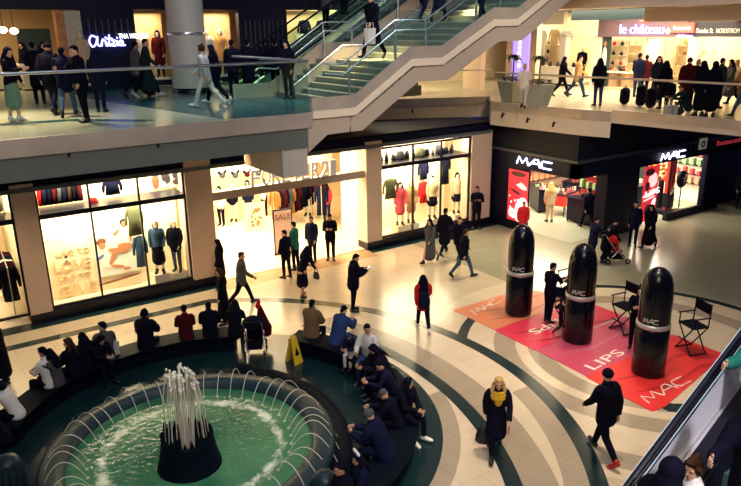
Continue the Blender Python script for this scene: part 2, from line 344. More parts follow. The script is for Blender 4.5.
# ------------------------------------------------------------------ setting: floors
ZL, ZR = 5.9, 5.0            # the two upper walkways
def floor_mat():
    m = bpy.data.materials.new('mall_floor'); m.use_nodes = True; nt = m.node_tree; N, Lk = nt.nodes, nt.links
    b = N['Principled BSDF']; b.inputs['Roughness'].default_value = .22; b.inputs['Specular IOR Level'].default_value = .55
    geo = N.new('ShaderNodeNewGeometry'); sep = N.new('ShaderNodeSeparateXYZ'); Lk.new(geo.outputs['Position'], sep.inputs[0])
    X, Y = sep.outputs[0], sep.outputs[1]
    def M(op, a, c=None, d=None):
        n = N.new('ShaderNodeMath'); n.operation = op
        for i, q in enumerate((a, c, d)):
            if q is None: continue
            if isinstance(q, (int, float)): n.inputs[i].default_value = q
            else: Lk.new(q, n.inputs[i])
        return n.outputs[0]
    def dist(cx, cy):
        dx, dy = M('SUBTRACT', X, cx), M('SUBTRACT', Y, cy)
        return M('SQRT', M('ADD', M('MULTIPLY', dx, dx), M('MULTIPLY', dy, dy)))
    def band(d, a, c): return M('MULTIPLY', M('GREATER_THAN', d, a), M('LESS_THAN', d, c))
    d1 = M('MAXIMUM', dist(3.26, 11.67), M('SUBTRACT', Y, 10.87)); d2 = dist(14.44, 9.11); d0 = dist(4.3, 12.05); db = dist(.8, 11.76); bx = M('MULTIPLY', M('GREATER_THAN', X, 7.4), M('LESS_THAN', Y, 15.6))
    out1 = M('GREATER_THAN', d1, 8.12); notmac = M('LESS_THAN', X, 19.0)
    col = [None]
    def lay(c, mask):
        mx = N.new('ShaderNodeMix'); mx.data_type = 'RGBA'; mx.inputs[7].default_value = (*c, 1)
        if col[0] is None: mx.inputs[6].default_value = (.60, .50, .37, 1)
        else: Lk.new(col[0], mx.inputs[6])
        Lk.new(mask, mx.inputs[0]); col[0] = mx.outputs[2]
    GR, DK = (.34, .28, .21), (.006, .024, .030)
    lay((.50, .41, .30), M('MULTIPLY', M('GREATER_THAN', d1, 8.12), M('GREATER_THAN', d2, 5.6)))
    lay((.27, .25, .185), M('MULTIPLY', M('GREATER_THAN', X, 15.2), M('GREATER_THAN', d2, 4.75)))  # dimmer light and olive reflections by the cosmetics store, put into the floor colour
    lay(GR, M('MULTIPLY', band(d2, 3.2, 3.75), out1)); lay(GR, M('MULTIPLY', band(d2, 4.7, 5.25), M('MULTIPLY', out1, M('LESS_THAN', Y, 9.0)))); lay(GR, M('MULTIPLY', band(d2, 2.4, 2.9), M('LESS_THAN', X, 12.4)))
    lay(DK, M('MULTIPLY', band(d2, 4.45, 4.72), M('MULTIPLY', out1, M('GREATER_THAN', Y, 9.0)))); lay(DK, M('MULTIPLY', band(d2, 2.5, 2.87), M('MULTIPLY', M('GREATER_THAN', X, 12.4), M('LESS_THAN', Y, 7.7))))
    lay(GR, M('MULTIPLY', band(db, 8.6, 9.25), bx)); lay(GR, M('MULTIPLY', band(d1, 7.32, 7.8), M('LESS_THAN', Y, 9.6))); lay(GR, M('MULTIPLY', M('LESS_THAN', d0, 4.95), M('LESS_THAN', Y, 10.6)))
    lay(DK, band(d1, 7.78, 8.12)); lay(DK, M('MULTIPLY', band(db, 8.28, 8.6), bx)); lay(DK, M('LESS_THAN', d0, 4.6))
    lay(DK, M('GREATER_THAN', Y, 19.72)); lay((.40, .25, .14), M('MULTIPLY', M('GREATER_THAN', Y, 19.35), M('MULTIPLY', M('GREATER_THAN', X, 7.62), M('LESS_THAN', X, 13.42))))
    # tile joints
    tc = N.new('ShaderNodeTexBrick'); tc.offset = .5; tc.inputs['Scale'].default_value = 1; tc.inputs['Brick Width'].default_value = .9; tc.inputs['Row Height'].default_value = .6; tc.inputs['Mortar Size'].default_value = .006
    Lk.new(geo.outputs['Position'], tc.inputs['Vector'])
    nz = N.new('ShaderNodeTexNoise'); nz.inputs['Scale'].default_value = 1.7; Lk.new(geo.outputs['Position'], nz.inputs['Vector'])
    f = M('MULTIPLY', M('SUBTRACT', 1, M('MULTIPLY', tc.outputs['Fac'], .25)), M('ADD', .88, M('MULTIPLY', nz.outputs['Fac'], .24)))
    mm = N.new('ShaderNodeMix'); mm.data_type = 'RGBA'; mm.blend_type = 'MULTIPLY'; mm.inputs[0].default_value = 1
    Lk.new(col[0], mm.inputs[6]); cc = N.new('ShaderNodeCombineColor')
    for i in range(3): Lk.new(f, cc.inputs[i])
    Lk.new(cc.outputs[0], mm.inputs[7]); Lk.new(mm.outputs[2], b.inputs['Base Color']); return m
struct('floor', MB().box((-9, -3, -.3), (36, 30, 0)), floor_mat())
UPF = mat('upper_floor_tile', (.50, .43, .32), .25, noise=.1, scale=1.5)
UPD = mat('upper_floor_teal', (.018, .075, .090), .25, noise=.2, scale=2)
# left walkway (in front of the script-sign store): slab with steel edge and grey fascia
struct('floor_slab', MB().box((-9, 14.9, 5.55), (8.3, 26, ZL-.01)).box((8.3, 19.6, 5.55), (15.5, 26, ZL-.01)).box((8.3, 14.9, 5.5), (9.6, 19.6, ZL-.01)), GREY)
struct('floor_upper', MB().box((-9, 14.9, ZL-.01), (8.3, 26, ZL)), UPF)
p1, p2 = G(112, 95, ZL), G(180, 123, ZL)
struct('floor_upper_teal', MB().prism([(4.9, 22.6, ZL), (6.2, 15.2, ZL), (8.3, 14.9, ZL), (9.7, 14.9, ZL), (9.7, 19.6, ZL), (15.5, 19.6, ZL), (15.5, 26, ZL), (4.9, 26, ZL)], (0, 0, .005))
       .prism([(-2, 17.9, ZL), (3.2, 17.2, ZL), (4.6, 15.9, ZL), (4.9, 16.1, ZL), (3.4, 17.6, ZL), (-2, 18.3, ZL)], (0, 0, .005)), UPD)
struct('trim_steel_edge', MB().box((-9, 14.8, 5.56), (8.32, 14.9, ZL+.02)), STEEL)
struct('trim_fascia', MB().box((-9, 14.86, 5.08), (8.25, 15.0, 5.56)), GREY)
struct('ceiling_soffit', MB().box((-9, 15.0, 5.08), (6.7, 20.2, 5.14)), GREY)
# boxed escalator pit hanging below the walkway
b = MB(); b.prism([(7.5, 14.9, 4.38), (8.2, 14.9, 4.38), (8.2, 18.6, 4.38), (7.5, 17.2, 4.38)], (0, 0, 1.1)); struct('ceiling_bulkhead', b, mat('bulkhead_panel', (.50, .48, .42), .6))
# ceiling under walkway, right part, warm cream
struct('ceiling_lobby', MB().box((6.7, 15.0, 5.14), (8.1, 20.2, 5.2)), CREAM)
# middle walkway behind the stair, canted edge, and right walkway
me1, me2, me3, me4, me5 = V((14.2, 24.6, 0)), V((20.75, 21.55, 0)), V((19.25, 19.9, 0)), V((19.75, 15.9, 0)), V((20.05, 14.9, 0))
me6 = V((20.5, 10.7, 0)); me7 = V((21.0, 3.0, 0))
def zz(p, z): return V((p.x, p.y, z))
deck = [me1, me2, me3, me4, me5, me6, me7, V((34, 3, 0)), V((34, 30, 0)), V((14.2, 30, 0))]
struct('floor_slab_right', MB().prism([zz(p, 4.66) for p in deck], (0, 0, .29)), CREAM)
struct('floor_right', MB().prism([zz(p, 4.95) for p in deck], (0, 0, .05)), UPF)
def strip(a, c, z0, z1, t, name, m):
    n = V((-(c-a).y, (c-a).x, 0)).normalized()
    if n.dot(V((0, 0, 0))-a) < 0: n = -n
    return struct(name, MB().prism([zz(a, z0), zz(c, z0), zz(c+n*t, z0), zz(a+n*t, z0)], (0, 0, z1-z0)), m)
for i, (a, c) in enumerate(((me1, me2), (me3, me4), (me4, me5), (me5, me6), (me6, me7))):
    strip(a, c, 4.72 if i < 3 else 4.84, 5.05 if i < 3 else 5.12, .06, 'trim_%d' % (i+1), STEEL)
strip(me2, me3, 4.2, 5.03, .06, 'trim_6', GREY)
strip(me1, me2, 4.2, 4.72, .03, 'trim_fascia_mid', CREAM); strip(me3, me4, 4.15, 4.72, .03, 'trim_fascia_right', CREAM)
strip(me4, me5, 4.15, 4.76, .03, 'trim_fascia_corner', CREAM); strip(me5, me6, 4.68, 4.90, .03, 'trim_fascia_far', CREAM)
def spotfix(p, d, lab):
    t = thing('spotlight_fixture', lab, 'spotlight', p, 0, 'small spotlights on the walkway fascia'); d = V(d)
    MB().tube([(0, 0, 0), d*.10], .02, 8).build('bracket', BLK, t, True); MB().tube([d*.10+V((0, 0, .05)), d*.14-V((0, 0, .10))], [.03, .04], 8).build('lamp_head', BLK, t, True)
for i, (px, py) in enumerate(((412, 110), (450, 111))): spotfix(onY(px, py, 22.9-(px-412)*.012), (-.42, -.9, 0), ('first', 'second')[i]+' small black spotlight on cream fascia behind the stair')
for i, (px, py) in enumerate(((505, 114), (530, 119), (556, 123))):
    q = onX(px, py, 19.3+i*.12); spotfix(q+V((-.02, 0, 0)), (-1, 0, 0), ('small black spotlight on fascia nearest the walkway corner', 'small black spotlight on fascia above the lit cosmetics sign', 'small black spotlight on fascia right of the lit cosmetics sign')[i])
for i, (px, py) in enumerate(((68, 153), (157, 144))):
    q = onY(px, py, 14.86); t = thing('sprinkler_head', 'tiny dark sprinkler on grey fascia above the '+('wide poster window' if i == 0 else 'pillar beside the poster window'), 'sprinkler', q)
    MB().tube([(0, 0, 0), (0, -.08, 0)], .02, 8).build('stem', BLK, t); MB().ell((0, -.09, -.02), (.035, .03, .03)).build('head', BLK, t)
# ------------------------------------------------------------------ ground-level big fashion store (wall at Y 20.2)
YW = 20.2
b = MB()
b.box((-9, YW, 3.85), (8.4, YW+.3, 5.5)); b.box((8.4, YW, 3.85), (19.4, YW+.3, 4.2)); struct('wall_store_fascia', b, NAVY)
struct('trim_ledge', MB().box((-9, YW-.12, 3.78), (19.5, YW+.02, 3.90)), mat('grey_ledge', (.09, .12, .13), .5))
struct('roof_store', MB().box((8.4, YW+.0, 4.15), (19.6, 24.6, 4.22)), NAVY)
for i, (x0, x1, ztop) in enumerate(((2.02, 2.6, 4.0), (6.78, 7.62, 4.12), (13.42, 14.1, 4.0), (18.48, 19.55, 3.9))):
    struct('wall_pillar_%d' % (i+1), MB().box((x0, YW-.1, .28), (x1, YW+.5, ztop)), PINKP)
    struct('baseboard_%d' % (i+1), MB().box((x0-.02, YW-.13, 0), (x1+.02, YW+.5, .28)), BLACK)
struct('baseboard_window', MB().box((2.6, YW-.12, 0), (6.78, YW+.2, .33)).box((14.1, YW-.12, 0), (18.48, YW+.2, .3)), BLACK)
struct('wall_store_back', MB().box((-9, 28, 0), (19.4, 28.2, 4.2)).box((19.25, YW+.5, 0), (19.45, 28, 4.2)).box((-9, YW, 0), (-8.8, 28, 4.2)), CREAMW)
struct('floor_store', MB().box((-8.8, YW+.05, 0), (19.25, 28, .02)), mat('store_floor', (.75, .64, .47), .3, noise=.06, scale=2))
struct('ceiling_store', MB().box((-9, YW+.3, 4.0), (19.4, 28, 4.1)), CREAMW)
struct('wall_partition', MB().box((2.1, YW+.5, 0), (2.3, 25, 4)).box((2.3, 21.6, 0), (6.9, 21.75, 4)).box((14.0, 21.9, 0), (18.6, 22.05, 4)).box((7.0, YW+.3, 0), (7.3, 22, 4)).box((13.5, YW+.3, 0), (13.9, 22, 4)), mat('display_backdrop', (.88, .76, .54), .7, noise=.05, scale=2))
struct('trim_portal', MB().box((7.62, YW+.02, 2.72), (13.42, YW+.3, 2.98)), mat('portal_beam', (.45, .38, .30), .5))
def window(n, x0, x1, mull, z0, ztr, z1):
    fr = MB()
    for x in [x0+.03]+mull+[x1-.03]: fr.box((x-.025, YW-.02, z0), (x+.025, YW+.06, z1))
    fr.box((x0, YW-.02, z0-.04), (x1, YW+.08, z0+.02)); fr.box((x0, YW-.03, ztr-.07), (x1, YW+.9, ztr+.07)); fr.box((x0, YW-.02, z1-.03), (x1, YW+.06, z1+.05))
    w = struct('window_%d' % n, fr, BLACK)
    MB().box((x0, YW+.01, z0), (x1, YW+.02, z1)).build('window_glass', GLASS, w)
    return w
wxs = [onY(97, 255, YW).x, onY(143, 231, YW).x]
window(1, 2.6, 6.78, wxs, .36, 3.02, 3.8); window(2, 14.1, 18.48, [onY(413, 190, YW).x, onY(441, 185, YW).x], .36, 3.0, 3.7)
window(3, -4, 2.02, [.4], .3, 3.02, 3.8)
SHIN = mat('poster_skin', (.50, .20, .09), .7); PW = mat('poster_white', (.85, .82, .75), .7); PBLK = mat('poster_black', (.02, .015, .02), .7); PBR = mat('poster_brown', (.20, .07, .03), .7)
# raised message on the window backdrop
YB = 21.58
def wtext(name, txt, px, py, h, m, lab=None, w=None):
    o = onY(px, py, YB); t = text_obj(name, txt, o, (1, 0, 0), (0, 0, 1), h, m, None, .05, width=w)
    return t
RELIEF = mat('cream_relief_letters', (.72, .50, .27), .6)
for nm, t, px, py, h, w, lab in (('window_lettering', 'LIVE TO', 57, 257, .17, .95, 'small cream relief words above the LOVE row'), ('window_lettering', 'LOVE', 55, 273, .34, 1.05, 'large cream relief LOVE on the window backdrop'),
        ('window_lettering', 'LIVE TO', 59, 281, .15, .95, 'small cream relief words between LOVE and GIVE'), ('window_lettering', 'GIVE', 60, 298, .38, 1.1, 'large cream relief GIVE low on the window backdrop')):
    tag(wtext(nm, t, px, py, h, RELIEF, w=w), lab, 'lettering')
o = onY(66, 257, 21.2); t = thing('hanging_ornament', 'tiny black pendant hanging before the relief words', 'ornament', o); MB().ell((0, 0, 0), (.05, .04, .045)).build('bead', BLK, t); MB().ell((0, 0, -.13), (.035, .03, .03)).build('bead', BLK, t); MB().tube([(0, 0, 0), (0, 0, 1.6)], .004, 5).build('cord', BLK, t)
# poster of two seated children in the middle pane: one flat print
def flat_poster(name, frame, blobs, y, label, cat='poster', emit=None, axis='Y', group=None):
    x0, z0, x1, z1 = frame; t = thing(name, label, cat, (0, 0, 0), 0, group)
    sgn = -1
    def pt(x, z, d): return (x, y+sgn*d, z) if axis == 'Y' else (y+sgn*d, x, z)
    bm = MB(); bm.prism([pt(x0, z0, 0), pt(x1, z0, 0), pt(x1, z1, 0), pt(x0, z1, 0)], (0, .02, 0) if axis == 'Y' else (.02, 0, 0)); bm.build('backing', emit or PW, t)
    mats = []; im = MB()
    for i, (cx, cz, rx, rz, a, m) in enumerate(blobs):
        if m not in mats: mats.append(m)
        n = 14; ca, sa = math.cos(R(a)), math.sin(R(a)); ps = []
        for k in range(n):
            c, s = rx*math.cos(2*math.pi*k/n), rz*math.sin(2*math.pi*k/n); ps.append(pt(x0+(x1-x0)*cx+c*ca-s*sa, z0+(z1-z0)*cz+c*sa+s*ca, .004+.0015*i))
        im.add(ps, [tuple(range(n))], mats.index(m))
    if blobs: im.build('print', mats, t)
    return t
pxa, pxb = onY(99, 285, YB).x, onY(143, 285, YB).x
def pb(px, py, rx, rz, a, m, z0=.5, z1=2.9):
    q = onY(px, py, YB-.03); return ((q.x-pxa)/(pxb-pxa), (q.z-z0)/(z1-z0), rx, rz, a, m)
flat_poster('poster', (pxa, .5, pxb, 2.9), [pb(120, 290, .75, .10, 6, mat('poster_sand', (.66, .50, .30), .7)), pb(120, 279, .7, .04, 6, PBR), pb(108, 228, .07, .10, 0, PW), pb(113, 226, .04, .05, 0, SHIN), pb(110, 240, .12, .18, 0, PW),
    pb(101, 242, .15, .12, 10, PBR), pb(102, 246, .10, .11, 0, SHIN), pb(105, 258, .19, .25, 15, PW), pb(112, 264, .30, .12, -8, PW), pb(118, 266, .22, .05, -15, SHIN), pb(101, 257, .12, .05, 35, mat('poster_blue', (.1, .18, .4), .7)), pb(127, 268, .12, .05, 0, SHIN),
    pb(123, 222, .12, .12, 0, PBLK), pb(123.5, 224, .09, .10, 0, SHIN), pb(124, 237, .18, .30, -5, PW), pb(116, 232, .14, .045, 40, SHIN), pb(118, 250, .32, .08, -12, SHIN), pb(113, 257, .26, .07, 62, SHIN), pb(125, 246, .24, .12, -10, SHIN), pb(130, 235, .05, .22, 0, SHIN)], YB-.03, 'tall poster of two sitting children in white clothes')
# transom shelf goods: bags, folded piles, top
def handbag(loc, s, col, label, group=None, rz=0):
    t = thing('handbag', label, 'bag', loc, rz, group); m = mat('bag_leather', C.get(col, (.02, .02, .03)), .5)
    MB().tube([(0, 0, .02), (0, 0, .14*s), (0, 0, .26*s)], [(.17*s, .07*s), (.16*s, .06*s), (.12*s, .03*s)], 10, ref=(1, 0, 0)).build('bag_body', m, t, True)
    MB().tube([(-.08*s, 0, .24*s), (-.06*s, 0, .40*s), (.06*s, 0, .40*s), (.08*s, 0, .24*s)], .012*s, 6).build('handle', m, t, True); return t
def garment(loc, w, h, col, label, rz=0, group=None, kind='hanging_garment', cat='clothes'):
    t = thing(kind, label, cat, loc, rz, group); c = cloth(C[col] if col in C else col)
    pr = [(0, .05, .03), (-.04, w*.42, .05), (-.14, w*.5, .07), (-.5*h, w*.42, .07), (-h, w*.5, .08)]
    MB().tube([(0, 0, a) for a, _, _ in pr], [(p, q) for _, p, q in pr], 10, ref=(1, 0, 0), dome=False).build('garment_body', c, t, True)
    for s in (-1, 1): MB().tube([(s*w*.40, 0, -.07), (s*w*.58, .01, -.30), (s*w*.60, .02, -min(.58, h*.8))], [.055, .05, .04], 8).build('sleeve', c, t, True)
    return t
for i in range(9):
    x = 2.85+i*.135; col = ('r', 'n', 'k', 'm', 'g', 'n', 'br', 'k', 'm')[i]
    garment((x, 21.0, 3.72), .30, .55, col, 'garment crowded on the rail above the relief-word pane, '+('red', 'navy left', 'black', 'wine red', 'grey', 'second navy', 'brown', 'second black', 'maroon rightmost')[i], R(75), 'garments on the rail above the left pane')
rail = thing('clothes_rail', 'white rail holding garments above the relief-word pane', 'rail', (3.4, 21.0, 3.74)); MB().tube([(-.7, 0, 0), (.7, 0, 0)], .015, 8).build('bar', WHITE, rail); [MB().tube([(x, 0, 0), (x, 0, -.62)], .015, 8).build('upright', WHITE, rail) for x in (-.7, .7)]
o = onY(112, 185, 21.0); garment((o.x, 21.0, 3.75), .44, .55, 'n', 'dark blue t-shirt hung above the children poster')
handbag(onY(94, 205, 20.7), .8, 'r', 'small red bag on the ledge left of the blue t-shirt')
o = onY(168, 200, 21.2); PAT = mat('pattern_print', (.5, .5, .48), .7, noise=.9, scale=9)
flat_poster('framed_print', (o.x-.55, 3.12, o.x+.55, 3.78), [(.2, .4, .12, .25, 0, PBR), (.5, .5, .14, .2, 20, PBLK), (.8, .6, .12, .14, 0, PBLK), (.82, .25, .15, .1, 0, PBLK), (.4, .2, .1, .1, 0, PW)], 21.2, 'patterned black and white print above the mannequin pane', emit=PAT)
# pedestal and mannequins in the left window
def mann(loc, H, head, pose, top, bot, hair, label, plinth=.12):
    loc = V(loc); q = thing('display_plinth', 'plinth under the '+label, 'plinth', (loc.x, loc.y, .02)); MB().box((-.25, -.22, 0), (.25, .22, plinth)).build('block', WHITE, q); MB().box((-.22, -.2, plinth), (.22, .2, plinth+.01)).build('top_plate', CREAMW, q)
    return person((loc.x, loc.y, .03+plinth), H, head, pose, top, bot, hair, label, skin='x', shoe='k', name='mannequin', cat='mannequin')
mann((onY(158, 250, 20.8).x, 20.8, 0), 1.75, 250, 'stand', 'shirt:j', 'skirt:k', 'bob:be', 'mannequin in blue jacket and long black skirt in poster window', .5)
mann((onY(176, 250, 20.9).x, 20.9, 0), 1.72, 235, 'look', 'jacket:k', 'trousers:j', 'bob:be', 'mannequin in black jacket and blue jeans by pillar', .4)
o = onY(137, 250, 21.2); garment((o.x, 21.1, 2.75), .42, .95, 'ol', 'olive jacket hung beside the children poster'); garment((o.x+.08, 21.1, 1.75), .34, 1.0, 'j', 'blue jeans hung below the olive jacket', kind='hanging_jeans')
# right window
o = onY(392, 188, 20.9); garment((o.x, 21.0, 2.35), .55, .8, 'ol', 'olive jacket hanging alone at left of the right window')
for (px, top, bot, hr, lab, H) in ((400, 'coat:p', None, 'long:m', 'mannequin in pink fur coat in the right window', 1.75), (411, 'coat:bl', None, 'long:bl', 'mannequin in tan shaggy coat in the right window', 1.7), (432, 'shirt:be', 'short:k', 'short:k', 'mannequin in cream top and black shorts, right window', 1.78), (456, 'jacket:be', 'short:k', 'bob:k', 'mannequin in cream jacket nearest the stone pillar', 1.75)):
    mann((onY(px, 220, 21.1).x, 21.1, 0), H, 245, 'stand', top, bot, hr, lab, .35)
o = onY(447, 175, 21.4); garment((o.x, 21.5, 2.8), .4, 1.2, 'k', 'long black coat hung between the two right-window mannequins'); garment((o.x-1.0, 21.7, 2.7), .4, .8, 'n', 'navy top hung behind the cream-top mannequin'); garment((o.x-1.0, 21.7, 1.8), .4, .9, 'r', 'red skirt hung below the navy top', kind='hanging_skirt')
SH = ['k', 'n', 'k', 'g', 'n', 'k', 'ol', 'k', 'g', 'n', 'k', 'k']
for i in range(12):
    x = 14.45+i*.32; handbag((x, 20.75, 3.09), 1.0+.25*math.sin(i*2.3), SH[i], 'dark bag on the ledge above the right window', 'dark bags along the right window ledge', i*.9)
# entrance sign: big chunky white letters standing on the beam
LET = mat('sign_white_letters', (.80, .74, .70), .5, emit=.15)
o0 = 9.0
for i, ch in enumerate('FOREVER21'):
    x = o0+i*.372; t = text_obj('sign_letter', ch, (x, YW+.02, 2.99), (1, 0, 0), (0, 0, 1), .56, LET, None, .08, width=.24 if ch == '1' else .31)
    tag(t, ('chunky white %s standing on the store entrance beam, ' % ('letter '+ch if ch.isalpha() else 'numeral '+ch))+('%s letter of the sign' % ('first', 'second', 'third', 'fourth', 'fifth', 'sixth', 'seventh', 'eighth', 'ninth')[i]), 'letter', 'letters of the entrance sign')
# interior: racks, tables, boards, mannequins
def rack(c, L, rz, cols, lab, n, h=1.75, hang=1.15):
    t = thing('clothes_rack', lab, 'rack', c, rz)
    MB().tube([(-L/2, 0, h), (L/2, 0, h)], .018, 8).build('bar', CHROME, t)
    for s in (-1, 1): MB().tube([(s*L/2, 0, .04), (s*L/2, 0, h)], .018, 8).build('upright', CHROME, t); MB().box((s*L/2-.02, -.25, 0), (s*L/2+.02, .25, .04)).build('foot', CHROME, t)
    rr = Matrix.Rotation(rz, 3, 'Z')
    for i in range(n):
        p = V(c)+rr @ V((-L/2+.1+(L-.2)*i/(n-1), 0, h-.02)); garment(p, .42, hang, cols[i % len(cols)], 'garment hanging on the '+lab, rz+R(90+random.uniform(-12, 12)), 'garments on the '+lab)
rack(onY(288, 210, 24.5)*1+V((0, 0, -onY(288, 210, 24.5).z+.02)), 2.0, R(30), ['o', 'k', 'm', 'k', 'g'], 'rack of orange and dark clothes deep in the store', 9)
q = G(318, 222, .0); rack((q.x, 24.2, .02), 1.8, R(60), ['n', 'k', 'm', 'k', 'n'], 'rack of navy and black clothes inside entrance', 9)
q = G(305, 215, 0); rack((q.x-.6, 25.2, .02), 1.6, R(20), ['m', 'n', 'k'], 'rack of maroon and navy clothes at store back', 8)
q = G(342, 205, 0); rack((12.9, 25.6, .02), 1.4, R(80), ['bl', 'y', 'ol'], 'rack of mustard clothes near the portal edge', 8)
for (px, py, top, bot, lab, hd) in ((222, 226, 'shirt:w', 'trousers:k', 'entrance mannequin in white top and black trousers', 220), (234, 222, 'shirt:k', None, 'small mannequin in black top at the entrance', 240), (249, 210, 'coat:n', 'trousers:n', 'mannequin in navy coat behind the table poster', 240), (265, 216, 'tee:w', 'trousers:k', 'mannequin in white tee with bag in store', 200), (308, 216, 'jacket:k', 'skirt:w', 'mannequin in white skirt beside the dark rack', 230)):
    q = G(px, py, .1); q = q if q.y < 26.5 else onY(px, py, 26.5); mann((q.x, q.y, 0), 1.68, hd, 'stand', top, bot, None if 'small' in lab else 'bob:k', lab, .1)
for (px, py, lab) in ((222, 172, 'left'), (235, 172, 'second'), (247, 171, 'third'), (258, 170, 'fourth')):
    q = onY(px, py, 22.5); t = thing('wall_accessory', 'dark accessory hung high above the entrance, '+lab, 'accessory', q, 0, 'accessories on the upper wall'); MB().tube([(-.12, 0, 0), (0, 0, -.15), (.14, 0, .03)], [.05, .08, .04], 8).build('strap', cloth(C['k']), t, True); MB().ell((0, -.02, -.12), (.12, .06, .1)).build('pouch', cloth(C['m' if lab == 'third' else 'g']), t, True)
struct('wall_store_upper', MB().box((7.3, 22.6, 3.0), (13.5, 22.7, 4.0)), mat('upper_display', (.85, .70, .47), .6))
q = G(256, 233, 0); t = thing('display_stand', 'floral poster stand on the bright store floor', 'sign', (q.x, q.y, .02), R(-15))
MB().box((-.42, -.02, .05), (.42, .02, 1.25)).build('panel', mat('poster_cream', (.8, .66, .42), .6), t); mb_ = MB(); random.seed(3)
for k in range(16): mb_.ell((random.uniform(-.25, .25), -.025, random.uniform(.3, 1.0)), (random.uniform(.03, .08), .006, random.uniform(.04, .1)), 8, 5, k % 3)
mb_.build('print', [mat('print_brown', (.25, .10, .04), .7), mat('print_red', (.45, .10, .05), .7), mat('print_green', (.12, .16, .06), .7)], t); MB().box((-.42, -.2, 0), (.42, .2, .05)).build('foot', WHITE, t)
q = G(287, 256, 0); t = thing('sale_board', 'floor-standing sale board in black frame at the entrance', 'sign', (q.x, q.y+.2, .02), R(-8))
MB().box((-.36, -.02, 0), (.36, .03, 1.7)).build('frame', BLK, t); MB().box((-.32, -.03, .08), (.32, -.02, 1.65)).build('poster', mat('poster_rose', (.62, .42, .36), .6), t); text_obj('lettering', 'SALE', (-.29, -.035, 1.33), (1, 0, 0), (0, 0, 1), .2, mat('maroon_print', (.16, .03, .03), .6), t, .006, width=.58)
# far-left store window: racks just visible
rack((1.72, 21.6, .02), 1.9, R(88), ['k', 'n', 'm', 'k', 'w'], 'rack of dark clothes in the far-left window', 9, 1.6, 1.0)
rack((1.5, 24.0, .02), 2.2, R(88), ['w', 'g', 'w', 'be', 'w'], 'rack of pale clothes in the far-left store', 9, 2.4, .9)
rack((1.3, 21.0, 3.05), 1.2, R(8), ['r', 'k', 'w', 'm'], 'upper rail of clothes in far-left transom', 7, .75, .6)
# ------------------------------------------------------------------ cosmetics store (walls X 19.7 and Y 15.9)
XM, YM = 19.7, 15.9
MN = mat('black_store_front', (.003, .004, .017), .4, noise=.15, scale=4, spec=.2)
def xs(px, py): return onX(px, py, XM).y
def ys(px, py): return onY(px, py, YM).x
yo = 18.35                       # left jamb of the corner entrance
struct('wall_cosmetics', MB().box((XM, yo, 0), (XM+.3, YW, 3.2)).box((XM, YM, 2.55), (XM+.3, yo, 3.2)).box((XM, YM, 2.55), (34, YM+.3, 3.2)).box((21.5, YM, 0), (23.45, YM+.5, 2.55)).box((28.3, YM, 0), (34, YM+.3, 2.7)), MN)
struct('trim_cornice', MB().prism([(XM-.12, YW, 3.14), (XM-.12, YM-.12, 3.14), (34, YM-.12, 3.14), (34, YM+.1, 3.14), (XM+.1, YM+.1, 3.14), (XM+.1, YW, 3.14)], (0, 0, .1)), mat('slate_trim', (.03, .042, .055), .4))
struct('wall_upper_black', MB().prism([(XM+.05, YW+1, 3.24), (XM+.05, YM+.05, 3.24), (34, YM+.05, 3.24), (34, YW+1, 3.24)], (0, 0, 1.0)), mat('slate_wall', (.007, .010, .018), .5, spec=.2))
struct('wall_cosmetics_back', MB().box((XM+.3, 23.4, 0), (31, 23.6, 3.1)).box((29.5, YM+.3, 0), (29.7, 23.4, 3.1)).box((XM, YW, 0), (XM+.15, 23.4, 3.1)), mat('cosmetics_wall', (.05, .045, .045), .6))
struct('ceiling_cosmetics', MB().box((XM+.3, YM+.3, 3.05), (31, 23.4, 3.12)), NAVY)
struct('floor_cosmetics', MB().box((XM+.3, YM+.3, 0), (29.5, 23.4, .012)), mat('cosmetics_floor', (.30, .31, .24), .25, noise=.1, scale=2))
struct('window_4', MB().box((25.7, YM+.08, .3), (28.2, YM+.1, 2.6)), GLASS)
struct('window_frame_4', MB().box((25.66, YM+.05, 0), (28.25, YM+.2, .3)).box((28.2, YM+.02, 0), (28.28, YM+.14, 2.7)).box((25.66, YM+.05, .3), (25.72, YM+.13, 2.6)), BLACK)
# neon logos
q = onX(518, 168, XM-.04)
lg = strokes('store_logo_sign', MACL, (XM-.05, onX(518, 160, XM).y, 2.74), (0, -1, 0), (0, 0, 1), 1.75, .30, .028, NEONW); tag(lg, 'white neon M·A·C logo above the corner cosmetics entrance', 'sign')
lg = strokes('store_logo_sign', MACL, (ys(660, 157), YM-.05, 2.68), (1, 0, 0), (0, 0, 1), 1.62, .29, .026, NEONW); tag(lg, 'white neon M·A·C logo above the right cosmetics window', 'sign')
# backlit beauty posters
PR_, PK_, PD_, PWt = mat('backlit_red', (.55, .022, .035), .5, emit=.9), mat('backlit_pink', (.95, .42, .40), .5, emit=1.3), mat('backlit_dark', (.10, .01, .02), .5, emit=.2), mat('backlit_white', (1, .85, .78), .5, emit=1.6)
ya, yb = xs(527, 210), xs(508, 200)
bl = [(.3, .25, .33, .55, 20, PK_), (.35, .28, .2, .4, 20, PWt), (.75, .45, .16, .35, -20, PR_), (.35, .72, .35, .12, 20, PK_), (.55, .80, .3, .14, -25, PR_), (.5, .93, .4, .1, 0, PD_), (.6, .58, .3, .06, 15, PD_), (.75, .15, .2, .2, 0, PK_)]
random.seed(11)
bl += [(random.uniform(.1, .9), random.uniform(.05, .5), .035, .045, 0, PWt if k % 3 else PR_) for k in range(26)]
flat_poster('beauty_poster', (ya, .38, yb, 2.45), bl, XM-.02, 'backlit red and pink lips poster left of corner entrance', emit=PR_, axis='X')
xa, xb = ys(643, 190), ys(657, 190)
